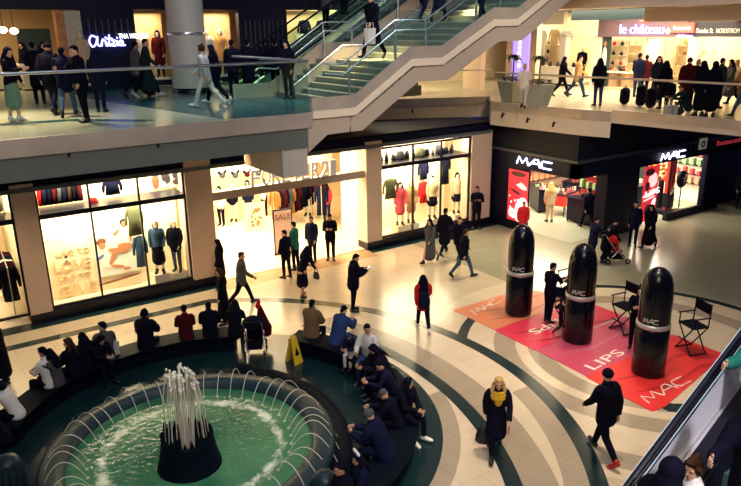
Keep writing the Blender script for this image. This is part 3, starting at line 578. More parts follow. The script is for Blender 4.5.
flat_poster('beauty_poster', (xa, .25, xb, 2.5), [(.5, .2, .3, .25, 0, PD_), (.6, .75, .3, .3, 30, PK_), (.35, .9, .3, .15, 0, PD_), (.5, .5, .5, .06, 10, PWt), (.45, .42, .4, .05, 10, PK_), (.25, .65, .15, .2, 0, PD_), (.7, .25, .12, .4, -25, PWt)], YM-.02, 'backlit red poster right of the dark corner wall', emit=PR_)
text_obj('lettering', 'LIPS', (xa+.15, YM-.05, 1.28), (1, 0, .1), (-.1, 0, 1), .24, PWt, bpy.data.objects['beauty_poster.001'], .01, width=.9)
# red counter, make-up islands, product walls
RED = mat('red_lacquer', (.50, .030, .025), .35)
def counter(name, c, rz, L, D, H, m, lab, cols, n, group):
    t = thing(name, lab, 'counter', c, rz)
    MB().box((-L/2, -D/2, .45 if m is RED else .08), (L/2, D/2, H-.05)).build('body', m, t); MB().box((-L/2-.03, -D/2-.03, H-.05), (L/2+.03, D/2+.03, H)).build('countertop', BLACK, t)
    for sx in (-1, 1):
        for sy in (-1, 1): MB().box((sx*(L/2-.04)-.02, sy*(D/2-.04)-.02, 0), (sx*(L/2-.04)+.02, sy*(D/2-.04)+.02, .5)).build('leg', BLK, t)
    rr = Matrix.Rotation(rz, 3, 'Z')
    for i in range(n):
        p = V(c)+rr @ V((-L/2+.1+(L-.2)*((i*7) % n)/n, random.uniform(-D*.38, D*.38), H)); k = i % 3
        u = thing('cosmetic_product', 'small make-up item on the '+lab, 'make-up', p, 0, group); hh = random.uniform(.08, .22); cc = mat('packaging', cols[i % len(cols)], .4)
        MB().tube([(0, 0, .001), (0, 0, hh)], .03+.015*k, 8, dome=False).build('pack', cc, u); MB().tube([(0, 0, hh), (0, 0, hh+.05)], .022, 8).build('cap', BLK, u)
MKC = [(.7, .06, .06), (.8, .35, .2), (.8, .7, .5), (.05, .05, .05), (.85, .2, .3), (.2, .35, .15)]
q = G(566, 214, 0); counter('make_up_counter', (q.x, q.y+.1, .012), R(15), 1.3, .6, .98, RED, 'red counter in corner cosmetics entrance', MKC, 16, 'make-up on the red counter')
q = G(575, 200, 0); counter('make_up_counter', (q.x+.5, q.y, .012), R(10), 2.6, .7, 1.0, BLACK, 'long black counter behind the red counter', MKC, 20, 'make-up on the long black counter')
q = G(600, 212, 0); counter('make_up_counter', (22.6, 17.6, .012), R(90), 1.6, .5, 1.05, BLACK, 'black counter behind the dark corner wall', [(.6, .04, .05), (.5, .03, .03), (.7, .2, .15)], 14, 'make-up on the corner-wall counter')
q = G(690, 205, 0); counter('make_up_counter', (26.9, 18.2, .012), 0, 1.8, .6, 1.0, BLACK, 'counter behind the right cosmetics window', MKC, 12, 'make-up behind the right window')
def product_wall(x, y, w, z0, z1, rows, cols, axis, lab, lit):
    t = thing('product_shelf', lab, 'shelf', (x, y, .012)); ax = V((1, 0, 0)) if axis == 'X' else V((0, 1, 0)); n = V((0, -1, 0)) if axis == 'X' else V((-1, 0, 0))
    MB().prism([V((0, 0, .02)), ax*w+V((0, 0, .02)), ax*w-n*.1+V((0, 0, .02)), -n*.1+V((0, 0, .02))], (0, 0, z1)).build('back_panel', lit, t)
    for r in range(rows+1):
        z = z0+(z1-z0)*r/rows; MB().prism([V((0, 0, z)), ax*w+V((0, 0, z)), ax*w+n*.25+V((0, 0, z)), n*.25+V((0, 0, z))], (0, 0, .025)).build('shelf_board', BLK, t)
    k = 0
    for r in range(rows):
        for c in range(cols):
            z = z0+(z1-z0)*r/rows+.026; p = V((x, y, .012))+ax*(w*(c+.5)/cols)+n*.12+V((0, 0, z)); k += 1
            u = thing('cosmetic_box', 'small box on the '+lab, 'make-up', p, 0, 'boxes on the '+lab); h = (z1-z0)/rows*random.uniform(.4, .75); a = w/cols*.33
            MB().box((-a, -a*.6, 0), (a, a*.6, h)).build('carton', mat('packaging', MKC[(r*3+c*5+k) % 6], .4), u)
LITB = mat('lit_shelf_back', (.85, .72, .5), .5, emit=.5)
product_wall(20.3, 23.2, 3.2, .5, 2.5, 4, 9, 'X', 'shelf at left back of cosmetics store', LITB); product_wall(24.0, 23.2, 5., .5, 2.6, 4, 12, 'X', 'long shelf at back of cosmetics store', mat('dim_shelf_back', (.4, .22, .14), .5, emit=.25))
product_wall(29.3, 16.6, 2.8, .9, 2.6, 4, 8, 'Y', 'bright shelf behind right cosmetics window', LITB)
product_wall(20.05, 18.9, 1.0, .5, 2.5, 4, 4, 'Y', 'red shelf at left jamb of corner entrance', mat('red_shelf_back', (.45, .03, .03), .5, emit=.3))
q = G(538, 214, 0); counter('make_up_counter', (q.x+.6, q.y+.5, .012), R(60), 1.3, .5, 1.05, BLACK, 'black counter left of the blonde shopper', MKC, 14, 'make-up on the left counter')
q = G(590, 205, 0); counter('make_up_counter', (q.x+1.0, q.y+.3, .012), R(20), 1.8, .6, 1.0, RED, 'second red counter behind the man in black', MKC, 16, 'make-up on the second red counter')
product_wall(22.9, 16.6, 1.6, .4, 2.5, 4, 5, 'Y', 'red shelf behind the dark corner wall', mat('red_shelf_back', (.45, .03, .03), .5, emit=.3))
# display stands in the right opening (red column with floral cluster) and star prop
q = G(667, 214, 0); t = thing('display_column', 'red and black display column beside the right cosmetics opening', 'display', (q.x, YM+.7, .012))
MB().box((-.35, -.35, 0), (.35, .35, .18)).build('base', BLK, t); MB().box((-.14, -.14, .18), (.14, .14, 2.5)).build('post', RED, t); MB().box((-.17, -.17, .3), (.17, .17, .9)).build('sleeve', BLK, t)
sb = MB()
for k in range(5):
    a = R(90+72*k); sb.prism([V((.05*math.cos(a-.6), -.2, 1.1+.05*math.sin(a-.6))), V((.26*math.cos(a), -.2, 1.1+.26*math.sin(a))), V((.05*math.cos(a+.6), -.2, 1.1+.05*math.sin(a+.6)))], (0, .03, 0))
sb.build('star', mat('star_pale', (.7, .65, .5), .5), t)
t = thing('flower_display', 'orange and yellow flower cluster left of the red column', 'flowers', (onY(662, 178, YM+1.3).x, YM+1.3, .012)); MB().tube([(0, 0, 0), (0, 0, 1.3)], [.16, .12], 10).build('stand', BLK, t, True); random.seed(5)
for k in range(22): MB().ell((random.uniform(-.4, .4), random.uniform(-.3, .3), random.uniform(1.3, 2.3)), (.12, .12, .1), 8, 5).build('blossom', mat('blossom', ((.6, .22, .03), (.6, .38, .1), (.5, .06, .04), (.25, .28, .06))[k % 4], .7), t, True)
def tote(p, lab, col, s=1.0): return handbag(p, s, col, lab)
q = onY(684, 190, YM+.6); t = thing('star_bag_display', 'black star-marked bag hung in the right cosmetics window', 'bag', (q.x, YM+.75, 1.15)); MB().ell((0, 0, .25), (.36, .14, .4)).build('bag_body', BLK, t, True)
sb = MB()
for k in range(5):
    a = R(90+72*k); sb.prism([V((.04*math.cos(a-.6), -.17, .28+.04*math.sin(a-.6))), V((.22*math.cos(a), -.17, .28+.22*math.sin(a))), V((.04*math.cos(a+.6), -.17, .28+.04*math.sin(a+.6)))], (0, .03, 0))
sb.build('star', mat('star_pale', (.7, .65, .5), .5), t); MB().tube([(0, 0, -.6), (0, 0, -.1)], .03).build('stem', BLK, t); MB().tube([(0, 0, -1.138), (0, 0, -.6)], .03).build('stand', BLK, t); MB().lathe((0, 0, -1.138), [(0, 0), (.2, 0), (.2, .02), (0, .02)], 16).build('foot', BLK, t)
# direction signs right of the cosmetics store
sgn = thing('direction_sign', 'dark direction sign with white icon above the far right wall', 'sign', (0, 0, 0)); xa = ys(690, 140)
MB().box((xa, YM-.1, 2.75), (33, YM-.02, 3.35)).build('panel', BLK, sgn); q = onY(703, 144, YM-.12); ib = MB()
ib.box((q.x-.28, YM-.13, q.z-.22), (q.x+.28, YM-.1, q.z+.24)); ib.build('icon_plate', mat('icon_white', (.55, .5, .42), .5, emit=.12), sgn); MB().lathe((0, 0, 0), [(.08, 0), (.14, 0), (.14, .02), (.08, .02)], 14, close=True).build('icon_ring', BLK, sgn).matrix_local = Matrix.Translation((q.x, YM-.13, q.z)) @ Matrix.Rotation(R(90), 4, 'X')
text_obj('lettering', 'Restaurants', (ys(714, 145), YM-.13, 2.88), (1, 0, 0), (0, 0, 1), .22, mat('red_letters', (.6, .05, .06), .5, emit=.35), sgn, .02, width=2.0)
t = thing('low_platform', 'low dark platform with steel rail at the far right', 'platform', (29.2, 13.6, 0)); MB().box((0, 0, 0), (4, 2.2, .22)).build('base', GREY, t); MB().tube([(.2, .3, .22), (.2, .3, 1.15), (.2, 1.2, 1.25), (.2, 1.9, 1.2)], .03, 8).build('rail', CHROME, t, True)
# ------------------------------------------------------------------ stair from left walkway up to the right (along X)
SY0, SY1 = 14.8, 19.5
def flight(x0, z0, x1, z1, n):
    t = []
    for i in range(n):
        t.append((x0+(x1-x0)*i/n, x0+(x1-x0)*(i+1)/n, z0+(z1-z0)*(i+1)/n))
    return t
STEP = mat('stair_stone', (.19, .225, .20), .45, noise=.15, scale=3); NOSE = mat('stair_nosing', (.36, .40, .37), .4)
st = thing('grand_staircase', 'wide stone staircase with steel stringer rising to the right', 'staircase', (0, 0, 0))
segs = [(9.75, 5.9, 11.4, 6.98, 7), (12.45, 6.98, 14.3, 8.02, 6), (15.25, 8.02, 18.0, 9.6, 9)]
for (x0, z0, x1, z1, n) in segs:
    for a, c, z in flight(x0, z0, x1, z1, n):
        sp_ = MB().box((a, SY0+.05, z-.22), (c+.05, SY1, z)).build('step', STEP, st); MB().box((a-.01, SY0+.06, z-.035), (a+.035, SY1, z+.004)).build('nosing', NOSE, sp_)
for x0, x1, z in ((11.4, 12.45, 6.98), (14.3, 15.25, 8.02), (18, 22, 9.6)):
    MB().box((x0, SY0+.05, z-.3), (x1, SY1, z)).build('landing', STEP, st)
prof = [(8.32, 5.97), (9.57, 5.97), (11.38, 7.10), (12.43, 7.10), (14.31, 8.08), (15.22, 8.08), (18.0, 9.68), (22, 9.68)]
def bandpoly(off0, off1, x_first=8.32): # between two vertical offsets
    return [(x, z+off1) for x, z in prof]+[(x, z+off0) for x, z in prof][::-1]
def side(y, off0, off1, t, name, m):
    w = MB(); P_ = prof; 
    for (xa, za), (xb, zb) in zip(P_[:-1], P_[1:]): w.prism([(xa, y, za+off0), (xb, y, zb+off0), (xb, y, zb+off1), (xa, y, za+off1)], (0, t, 0))
    return w.build(name, m, st)
side(SY0, -.02, .30, .06, 'stringer', STEEL); side(SY0-.03, -.20, -.02, .10, 'white_band', mat('white_band', (.78, .66, .52), .45)); side(SY1, -.2, .35, .08, 'stringer', STEEL)
prof = [(9.45, 5.97), (9.8, 5.97), (11.62, 7.10), (12.66, 7.10), (14.55, 8.08), (15.45, 8.08), (18.25, 9.68), (22, 9.68)]
w = MB()
for (xa, za), (xb, zb) in zip(prof[:-1], prof[1:]): w.prism([(xa, SY0+.04, za-.62), (xb, SY0+.04, zb-.62), (xb, SY0+.04, zb-.16), (xa, SY0+.04, za-.16)], (0, SY1-SY0-.06, 0))
w.prism([(8.2, SY0+.04, 5.8), (9.5, SY0+.04, 5.8), (9.4, SY0+.04, 5.35), (8.75, SY0+.04, 5.34), (8.2, SY0+.04, 4.95)], (0, 3.4, 0))
w.build('soffit', mat('stair_soffit', (.46, .38, .31), .6), st)
prof = [(8.32, 5.97), (9.57, 5.97), (11.38, 7.10), (12.43, 7.10), (14.31, 8.08), (15.22, 8.08), (18.0, 9.68), (22, 9.68)]
for i, ((xa, za), (xb, zb)) in enumerate(zip(prof[:-1], prof[1:])):
    MB().prism([(xa+.02, SY0+.03, za+.3), (xb-.02, SY0+.03, zb+.3), (xb-.02, SY0+.03, zb+1.12), (xa+.02, SY0+.03, za+1.12)], (0, .015, 0)).build('glass_panel', RGLASS, st)
# twin centre handrails with posts
def hrail(y, off, x_from, name, lab):
    t = thing('stair_handrail', lab, 'handrail', (0, 0, 0)); pts = [(9.7, 5.9), (11.4, 6.98), (12.45, 6.98), (14.3, 8.02), (15.25, 8.02), (18, 9.6)]
    MB().tube([(x, y, z+off) for x, z in [(9.15, 5.95)]+pts], .024, 8).build('rail', BSTEEL, t, True)
    for x, z in [(9.9, 6.05)]+pts[1:]: MB().tube([(x, y, z-.05), (x, y, z+off)], .022, 8).build('post', BSTEEL, t.children[0])
hrail(15.6, 1.08, 0, '', 'upper steel handrail on the near side of the wide stair'); hrail(15.55, .82, 0, '', 'lower steel handrail on the near side of the wide stair'); hrail(19.4, 1.08, 0, '', 'upper steel handrail along far side of the stair'); hrail(19.35, .82, 0, '', 'lower steel handrail along far side of the stair')
dv = thing('stair_divider', 'polished steel divider running up the middle of the stair', 'divider', (0, 0, 0)); dp = [(9.7, 5.9), (11.4, 6.98), (12.45, 6.98), (14.3, 8.02), (15.25, 8.02), (18, 9.6)]
for (xa, za), (xb, zb) in zip(dp[:-1], dp[1:]): MB().prism([(xa, 18.25, za+.02), (xb, 18.25, zb+.02), (xb, 18.25, zb+.36), (xa, 18.25, za+.36)], (0, .08, 0)).build('steel_panel', mat('pale_steel', (.30, .33, .33), .3, .6), dv)
MB().tube([(x, 18.29, z+.40) for x, z in dp], .03, 8).build('cap_rail', BSTEEL, dv, True)
# escalators beyond the stair
def escalator(y0, y1, x0, z0, L, lab, lift=True):
    t = thing('escalator', lab, 'escalator', (0, 0, 0)); sl = math.tan(R(30))
    def zf(x): return z0+max(0, x-x0)*sl
    for y in (y0, y1):
        xs_ = [x0-1.0, x0, x0+L]
        w = MB()
        for a, c in zip(xs_[:-1], xs_[1:]): w.prism([(a, y, zf(a)-.45), (c, y, zf(c)-.45), (c, y, zf(c)+.12), (a, y, zf(a)+.12)], (0, .14, 0))
        w.build('cladding', BSTEEL, t)
        w = MB()
        for a, c in zip(xs_[:-1], xs_[1:]): w.prism([(a, y+.05, zf(a)+.12), (c, y+.05, zf(c)+.12), (c, y+.05, zf(c)+.9), (a, y+.05, zf(a)+.9)], (0, .03, 0))
        w.build('balustrade', RGLASS, t)
        pts = [(x0-1.0, y+.07, z0+.12)]+[(x0-1.0-.40*math.sin(R(a)), y+.07, z0+.52-.40*math.cos(R(a))) for a in range(20, 180, 20)]+[(x0-.95, y+.07, z0+.92), (x0, y+.07, z0+.92), (x0+L, y+.07, zf(x0+L)+.92)]
        MB().tube(pts, [(.045, .035)]*len(pts), 8).build('handrail', BLACK, t, True)
    n = int(L/.4)
    w = MB()
    for i in range(n): w = MB().box((x0+i*.4, y0+.14, zf(x0+i*.4)-.2), (x0+i*.4+.42, y1, zf(x0+i*.4)+.02)); w.build('step', mat('escalator_step', (.08, .10, .10), .4, .6), t)
    MB().box((x0-1.2, y0+.14, z0-.02), (x0, y1, z0+.025)).build('comb_plate', STEEL, t)
    q = text_obj('numeral', '2', (x0-1.18, y0+.03, z0+.32), (1, 0, 0), (0, 0, 1), .32, WHITE, t, .02)
    return t
escalator(20.3, 21.45, 10.6, ZL, 8, 'escalator just behind the wide stair'); escalator(22.0, 23.15, 10.0, ZL, 8, 'farther escalator behind the stair')
# ------------------------------------------------------------------ railings
def railing(pts, z, h, label, m_top, panel=1.6, dark=False):
    t = thing('glass_railing', label, 'railing', (0, 0, 0)); pts = [V((p[0], p[1], 0)) for p in pts]
    MB().tube([zz(p, z+h) for p in pts], .035, 10).build('handrail', m_top, t, True)
    for a, c in zip(pts[:-1], pts[1:]):
        d = c-a; n = max(1, round(d.length/panel)); nn = V((-d.y, d.x, 0)).normalized()*.012
        for i in range(n):
            p, q = a+d*(i/n)+d.normalized()*.008, a+d*((i+1)/n)-d.normalized()*.008
            MB().prism([zz(p, z+.01), zz(q, z+.01), zz(q+nn, z+.01), zz(p+nn, z+.01)], (0, 0, h-.05)).build('glass_panel', RGLASS2 if dark else RGLASS, t)
    return t
railing([(-8.8, 14.87), (8.28, 14.87), (8.28, 19.3)], ZL+.02, 1.22, 'glass railing with bright handrail on the left walkway', BSTEEL, 2.2)
o_ = V((.08, .02, 0))
railing([me1+V((.1, .15, 0)), me2+V((.05, .1, 0))], ZR+.03, 1.1, 'glass railing on the walkway behind the stair', STEEL, 1.5, True)
railing([me3+o_, me4+o_, me5+o_, me6+o_, me7+o_], ZR+.03, 1.12, 'glass railing with bronze handrail on the right walkway', STEEL, 1.9, True)
# ------------------------------------------------------------------ upper left stores (wall Y 26) and round column
YU = 26
struct('wall_upper_left', MB().box((-9, YU, ZL), (-2, YU+.3, 12)).box((-2, YU, 8.6), (20, YU+.3, 12)).box((5.62, YU, ZL), (7.5, YU+.3, 8.6)).box((11.5, YU, ZL), (13.6, YU+.3, 8.6)).box((17, YU, ZL), (20, YU+.3, 8.6)).box((8.75, YU, ZL), (9.9, YU+.3, 8.6)), NAVY)
w = MB()
for k in range(9): w.box((11.75+k*.2, YU-.03, 7.0), (11.79+k*.2, YU, 8.2))
for k in range(7): w.box((5.9+k*.22, YU-.03, 7.75), (5.94+k*.22, YU, 8.3))
struct('trim_slats', w, mat('slat_grey', (.05, .05, .07), .5))
struct('wall_upper_back', MB().box((-9, 31, ZL), (20, 31.2, 9.5)).box((7.5, YU+.9, ZL), (8.75, YU+1, 8.6)).box((9.9, YU+.9, ZL), (11.5, YU+1, 8.6)).box((13.6, YU+1.6, ZL), (17, YU+1.7, 8.6)), mat('tan_wall', (.50, .36, .18), .6, noise=.1, scale=2))
struct('ceiling_upper_left', MB().box((-9, YU+.3, 9.3), (20, 31, 9.4)), NAVY); struct('floor_upper_store', MB().box((-9, YU, ZL-.1), (20, 31, ZL+.004)), UPF)
struct('door_portal', MB().box((4.85, YU-.25, ZL), (5.1, YU+.3, 8.55)), WOOD); struct('wall_curtain_panel', MB().box((5.1, YU-.3, ZL), (5.62, YU+.3, 8.55)), mat('pale_portal', (.50, .44, .33), .5, noise=.2, scale=8))
struct('wall_upper_display', MB().box((3.9, 28, ZL), (5.0, 28.1, 8.0)), mat('dark_green_wall', (.02, .045, .04), .6))
struct('wall_column', MB().lathe((8.27, 22.95, 0), [(.6, ZL), (.6, 12)], 40), mat('white_column', (.62, .60, .56), .5), True)
struct('trim_column', MB().lathe((8.27, 22.95, 0), [(.605, 7.72), (.612, 7.74), (.612, 7.80), (.605, 7.82)], 40), BSTEEL, True); struct('baseboard_column', MB().lathe((8.27, 22.95, 0), [(.62, ZL), (.62, ZL+.14), (.6, ZL+.14)], 40), BLACK, True)
# script neon
def bez(pts, n=6):
    out = []
    for i in range(len(pts)-1):
        p0, p1, p2, p3 = V(pts[max(i-1, 0)]).to_3d(), V(pts[i]).to_3d(), V(pts[i+1]).to_3d(), V(pts[min(i+2, len(pts)-1)]).to_3d()
        for k in range(n):
            t = k/n; q = .5*((2*p1)+(-p0+p2)*t+(2*p0-5*p1+4*p2-p3)*t*t+(-p0+3*p1-3*p2+p3)*t**3); out.append((q.x, q.y))
    return out+[tuple(pts[-1][:2])]
SCR = [[(.20, .80), (.08, .92), (.0, .5), (.07, .05), (.18, .3), (.24, .85), (.22, .25), (.29, .1), (.33, .3)], [(.33, .1), (.36, .5), (.39, .62), (.42, .52), (.44, .5)], [(.45, .5), (.46, .15), (.50, .12), (.53, .35)], [(.46, .78), (.468, .74)],
       [(.57, .95), (.55, .3), (.57, .1), (.62, .22)], [(.50, .66), (.64, .68)], [(.64, .5), (.72, .52), (.64, .12), (.73, .12), (.77, .3)], [(.78, .5), (.785, .15), (.82, .14)], [(.79, .75), (.797, .72)], [(.94, .48), (.87, .5), (.84, .22), (.90, .1), (.94, .45), (.95, .12), (1.0, .12)]]
o = onY(90, 46, YU-.12); tag(strokes('script_neon_sign', [bez([V((x, y, 0)) for x, y in L]) for L in SCR], (o.x, YU-.1, o.z-.05), (1, 0, 0), (0, 0, 1), 1.2, .42, .03, NEONB), 'blue-white neon script aritzia sign on the dark upper wall', 'sign')
o = onY(119, 38, YU-.12); tag(text_obj('store_name_sign', 'TNA WILFRED', (o.x, YU-.1, o.z-.02), (1, 0, 0), (0, 0, 1), .17, mat('sign_white_lit', (.9, .92, .88), .5, emit=2.2), None, .04, width=1.05), 'small white block-letter sign right of the script neon', 'sign')
def umann(px, py, Y, top, bot, lab, hair=None): 
    q = onY(px, py, Y); person((q.x, q.y, ZL+.3), 1.7, 240, 'stand', top, bot, hair, lab, skin='x', shoe='k', name='mannequin', cat='mannequin'); t = thing('display_plinth', 'plinth under '+lab, 'plinth', (q.x, q.y, ZL+.004)); MB().box((-.3, -.28, 0), (.3, .28, .2)).build('block', NAVY, t); MB().box((-.28, -.26, .2), (.28, .26, .28)).build('top_plate', WHITE, t)
umann(160, 60, 26.5, 'coat:m', 'trousers:k', 'mannequin in maroon coat left of the round column', 'bob:k'); umann(209, 60, 26.45, 'coat:w', 'trousers:g', 'mannequin in white coat right of the round column'); umann(222, 60, 26.45, 'coat:bl', 'trousers:br', 'mannequin in rust patterned coat right of column', 'bob:w')
umann(142, 60, 26.6, 'shirt:w', 'trousers:k', 'pale mannequin behind the couple by the column'); umann(83, 55, 25.4, 'dress:be', None, 'pale mannequin beside the portal under script sign', 'bob:be')
for i, px in enumerate((304, 322)): garment(onY(px, 22, 27.2), .55, .75, 'k', 'dark coat hung in the window behind the stair, '+('left', 'right'))if False else garment(onY(px, 20, 27.3), .5, .62, 'k', 'dark coat hung in the window behind the stair, '+('left one', 'right one')[i], 0, 'dark coats in the window behind the stair')
q = onY(320, 50, 26.6); t = thing('white_display_board', 'white display board in window behind the stair', 'board', (q.x, 26.9, ZL+.004)); MB().box((-.95, 0, .75), (.95, .06, 1.75)).build('panel', WHITE, t); MB().box((-.9, -.1, 0), (-.84, .2, .8)).build('foot', BLK, t); MB().box((.84, -.1, 0), (.9, .2, .8)).build('foot', BLK, t)
# upstairs store at far left: tables, lamps
for i, (px, Y) in enumerate(((5, 28.2), (35, 27.5))):
    q = onY(px, 75, Y); t = thing('store_table', ('pale table at far left of upper store', 'tall white table behind the group upstairs')[i], 'table', (q.x, Y, ZL+.004)); MB().box((-.5, -.35, .85), (.5, .35, .92)).build('tabletop', WHITE, t); MB().box((-.45, -.3, .06), (.45, .3, .85)).build('base', CREAMW, t); MB().box((-.4, -.25, 0), (.4, .25, .06)).build('foot', BLK, t)
LAMPW = mat('lamp_glow', (1, .72, .38), .5, emit=6)
for i, px in enumerate((3, 14)):
    q = onY(px, 30+i, 27.0); t = thing('pendant_lamp', ('round warm pendant at far left upper store', 'second round warm pendant in upper left store')[i], 'lamp', q); MB().ell((0, 0, 0), (.14, .14, .11)).build('shade', LAMPW, t, True); MB().tube([(0, 0, .1), (0, 0, 9.3-q.z)], .01, 6).build('cord', BLK, t)
# ------------------------------------------------------------------ upper right stores (wall X 28) and ceiling
XU = 28
BRI = mat('bright_shop_wall', (.92, .80, .56), .6, noise=.04, scale=2)
SIGNB = mat('sign_band_mauve', (.20, .13, .15), .5)
ye = lambda px, py: onX(px, py, XU).y
struct('wall_upper_right_back', MB().box((32, 8, ZR), (32.2, 30, 9)).box((XU-.1, 27.3, ZR), (32, 27.5, 9)).box((14, 29.5, ZR), (32, 29.7, 9)), BRI)
struct('floor_upper_right_store', MB().box((XU, 8, ZR), (32, 29, ZR+.02)), mat('shop_floor_pale', (.85, .72, .5), .3)); struct('ceiling_upper_right_store', MB().box((XU, 8, 8.6), (32, 29, 8.7)), WHITE)
struct('wall_sign_band', MB().box((XU-.15, ye(565, 30), 7.34), (XU+.1, 23.0, 7.36)).box((XU-.15, ye(690, 30), 7.32), (XU+.1, ye(600, 30), 8.5)), SIGNB)
struct('wall_sign_band_dark', MB().box((XU-.15, 10, 7.34), (XU+.1, ye(691, 30), 8.6)), mat('slate_sign', (.035, .04, .055), .5)); struct('wall_sign_band_left', MB().box((XU-.15, ye(565, 30), 7.9), (XU+.1, 29, 8.6)), WHITE)
for i, (pa, pb) in enumerate(((592, 600), (688, 695), (560, 566))):
    struct('wall_pier_%d' % (i+1), MB().box((XU-.1, ye(pb, 60), ZR), (XU+.2, ye(pa, 60), 7.4)), WHITE)
struct('wall_column_pink', MB().lathe((27.3, onX(656, 60, 27.3).y, 0), [(.36, ZR), (.36, 7.25), (0, 7.25)], 32), mat('pink_column', (.52, .34, .26), .5), True)
t = thing('display_panel', 'dark display panel with pale figure beside the pale pier', 'panel', (28.1, onX(605, 60, 28.1).y, ZR+.02)); MB().box((-.03, -.27, 0), (.03, .27, 2.3)).build('panel', mat('panel_green', (.03, .06, .055), .5), t); MB().ell((-.04, .02, 1.35), (.008, .14, .5), 10, 8).build('figure_print', PW, t); MB().ell((-.04, .02, 1.98), (.008, .08, .11), 10, 8).build('head_print', SHIN, t)
struct('wall_store_divider', MB().box((XU+.2, ye(643, 60), ZR), (32, ye(641, 60), 7.4)).box((XU+.2, ye(690, 60), ZR), (32, ye(687, 60), 7.4)), BRI)
o = onX(620, 32, XU-.2); sg = text_obj('store_name_sign', 'le château', (XU-.22, o.y, 7.46), (0, -1, 0), (0, 0, 1), .42, NEONB, None, .05, width=onX(620, 30, XU-.2).y-onX(664, 30, XU-.2).y); tag(sg, 'blue neon le château sign over the right upper store', 'sign')
MB().box((XU-.25, onX(647, 24, XU-.2).y, 7.95), (XU-.2, onX(640, 24, XU-.2).y, 8.05)).build('red_accent', mat('neon_red', (1, .1, .08), .4, emit=4), sg)
rs = thing('red_direction_sign', 'red lit sign panel with white cross over upper stores', 'sign', (0, 0, 0)); a_, c_ = onX(671, 30, XU-.25).y, onX(694, 30, XU-.25).y
MB().box((XU-.3, c_, 7.5), (XU-.2, a_, 7.9)).build('panel', mat('red_lit_panel', (.8, .10, .07), .5, emit=.9), rs); text_obj('lettering', 'Restaurants', (XU-.31, a_-.15, 7.62), (0, -1, 0), (0, 0, 1), .17, mat('white_lit', (1, .9, .8), .5, emit=1.2), rs, .02, width=(a_-c_)*.75)
q = onX(668, 31, XU-.25); MB().box((XU-.28, q.y-.12, q.z-.04), (XU-.2, q.y+.12, q.z+.04)).box((XU-.28, q.y-.04, q.z-.12), (XU-.2, q.y+.04, q.z+.12)).build('cross', mat('white_lit', (1, .9, .8), .5, emit=1.2), rs)
q = onX(696, 33, XU-.2); tag(text_obj('street_name_sign', 'Dundas St.', (XU-.2, q.y, q.z), (0, -1, 0), (0, 0, 1), .2, mat('white_dim', (.75, .7, .62), .5, emit=.4), None, .03, width=.75), 'white Dundas St. lettering on the dark sign band', 'sign')
q = onX(716, 33, XU-.2); tag(text_obj('store_direction_sign', 'NORDSTROM', (XU-.2, q.y, q.z), (0, -1, 0), (0, 0, 1), .18, mat('white_dim', (.75, .7, .62), .5, emit=.4), None, .03, width=.95), 'white capitals lettering right of the Dundas St. words', 'sign')
q = onX(700, 40, XU-.2)
tag(text_obj('small_neon_sign', 'château', (XU-.2, onX(676, 37, XU-.2).y, 7.33), (0, -1, 0), (0, 0, 1), .12, NEONB, None, .03, width=.75), 'tiny violet neon words under the red sign', 'sign')
# vertical banner sign left of the planters
pb = [onX(512, 88, 23).y, onX(527, 88, 23).y]; bn = thing('banner_sign', 'tall violet lit banner with vertical white name behind planters', 'sign', (23, (pb[0]+pb[1])/2, ZR)); wv = abs(pb[0]-pb[1])/2
MB().box((-.06, -wv, 0), (.06, wv, 2.95)).build('panel', mat('violet_lit', (.36, .26, .85), .5, emit=1.0), bn)
text_obj('lettering', 'château', (-.07, -wv*.35+.12, 1.1), (0, 0, 1), (0, 1, 0), .22, mat('white_lit', (1, .9, .8), .5, emit=1.2), bn, .02, width=1.7)
struct('wall_doorpost', MB().box((22.9, pb[0]+.05, ZR), (23.2, pb[0]+.35, 8.2)).box((22.9, pb[0]+2.0, ZR), (23.2, pb[0]+3.2, 8.2)).box((22.9, pb[1]-.5, ZR), (23.2, pb[1]-.15, 8.2)), mat('tan_post', (.66, .50, .40), .5))
# ceiling slab of the level above (white beams with dark recess)
ce = [onX(551, 12, 20), onX(741, 16, 20)]
struct('ceiling_right', MB().box((19.95, 3, 8.42), (22.0, 30, 10)).box((22.0, 3, 7.95), (27.8, 15.4, 8.4)), mat('white_soffit', (.72, .60, .48), .6)); struct('ceiling_recess', MB().box((22.0, 15.4, 8.5), (34, 30, 8.6)).box((23.9, 15.4, 8.05), (24.1, 20.2, 8.6)), mat('teal_recess', (.006, .026, .034), .5))
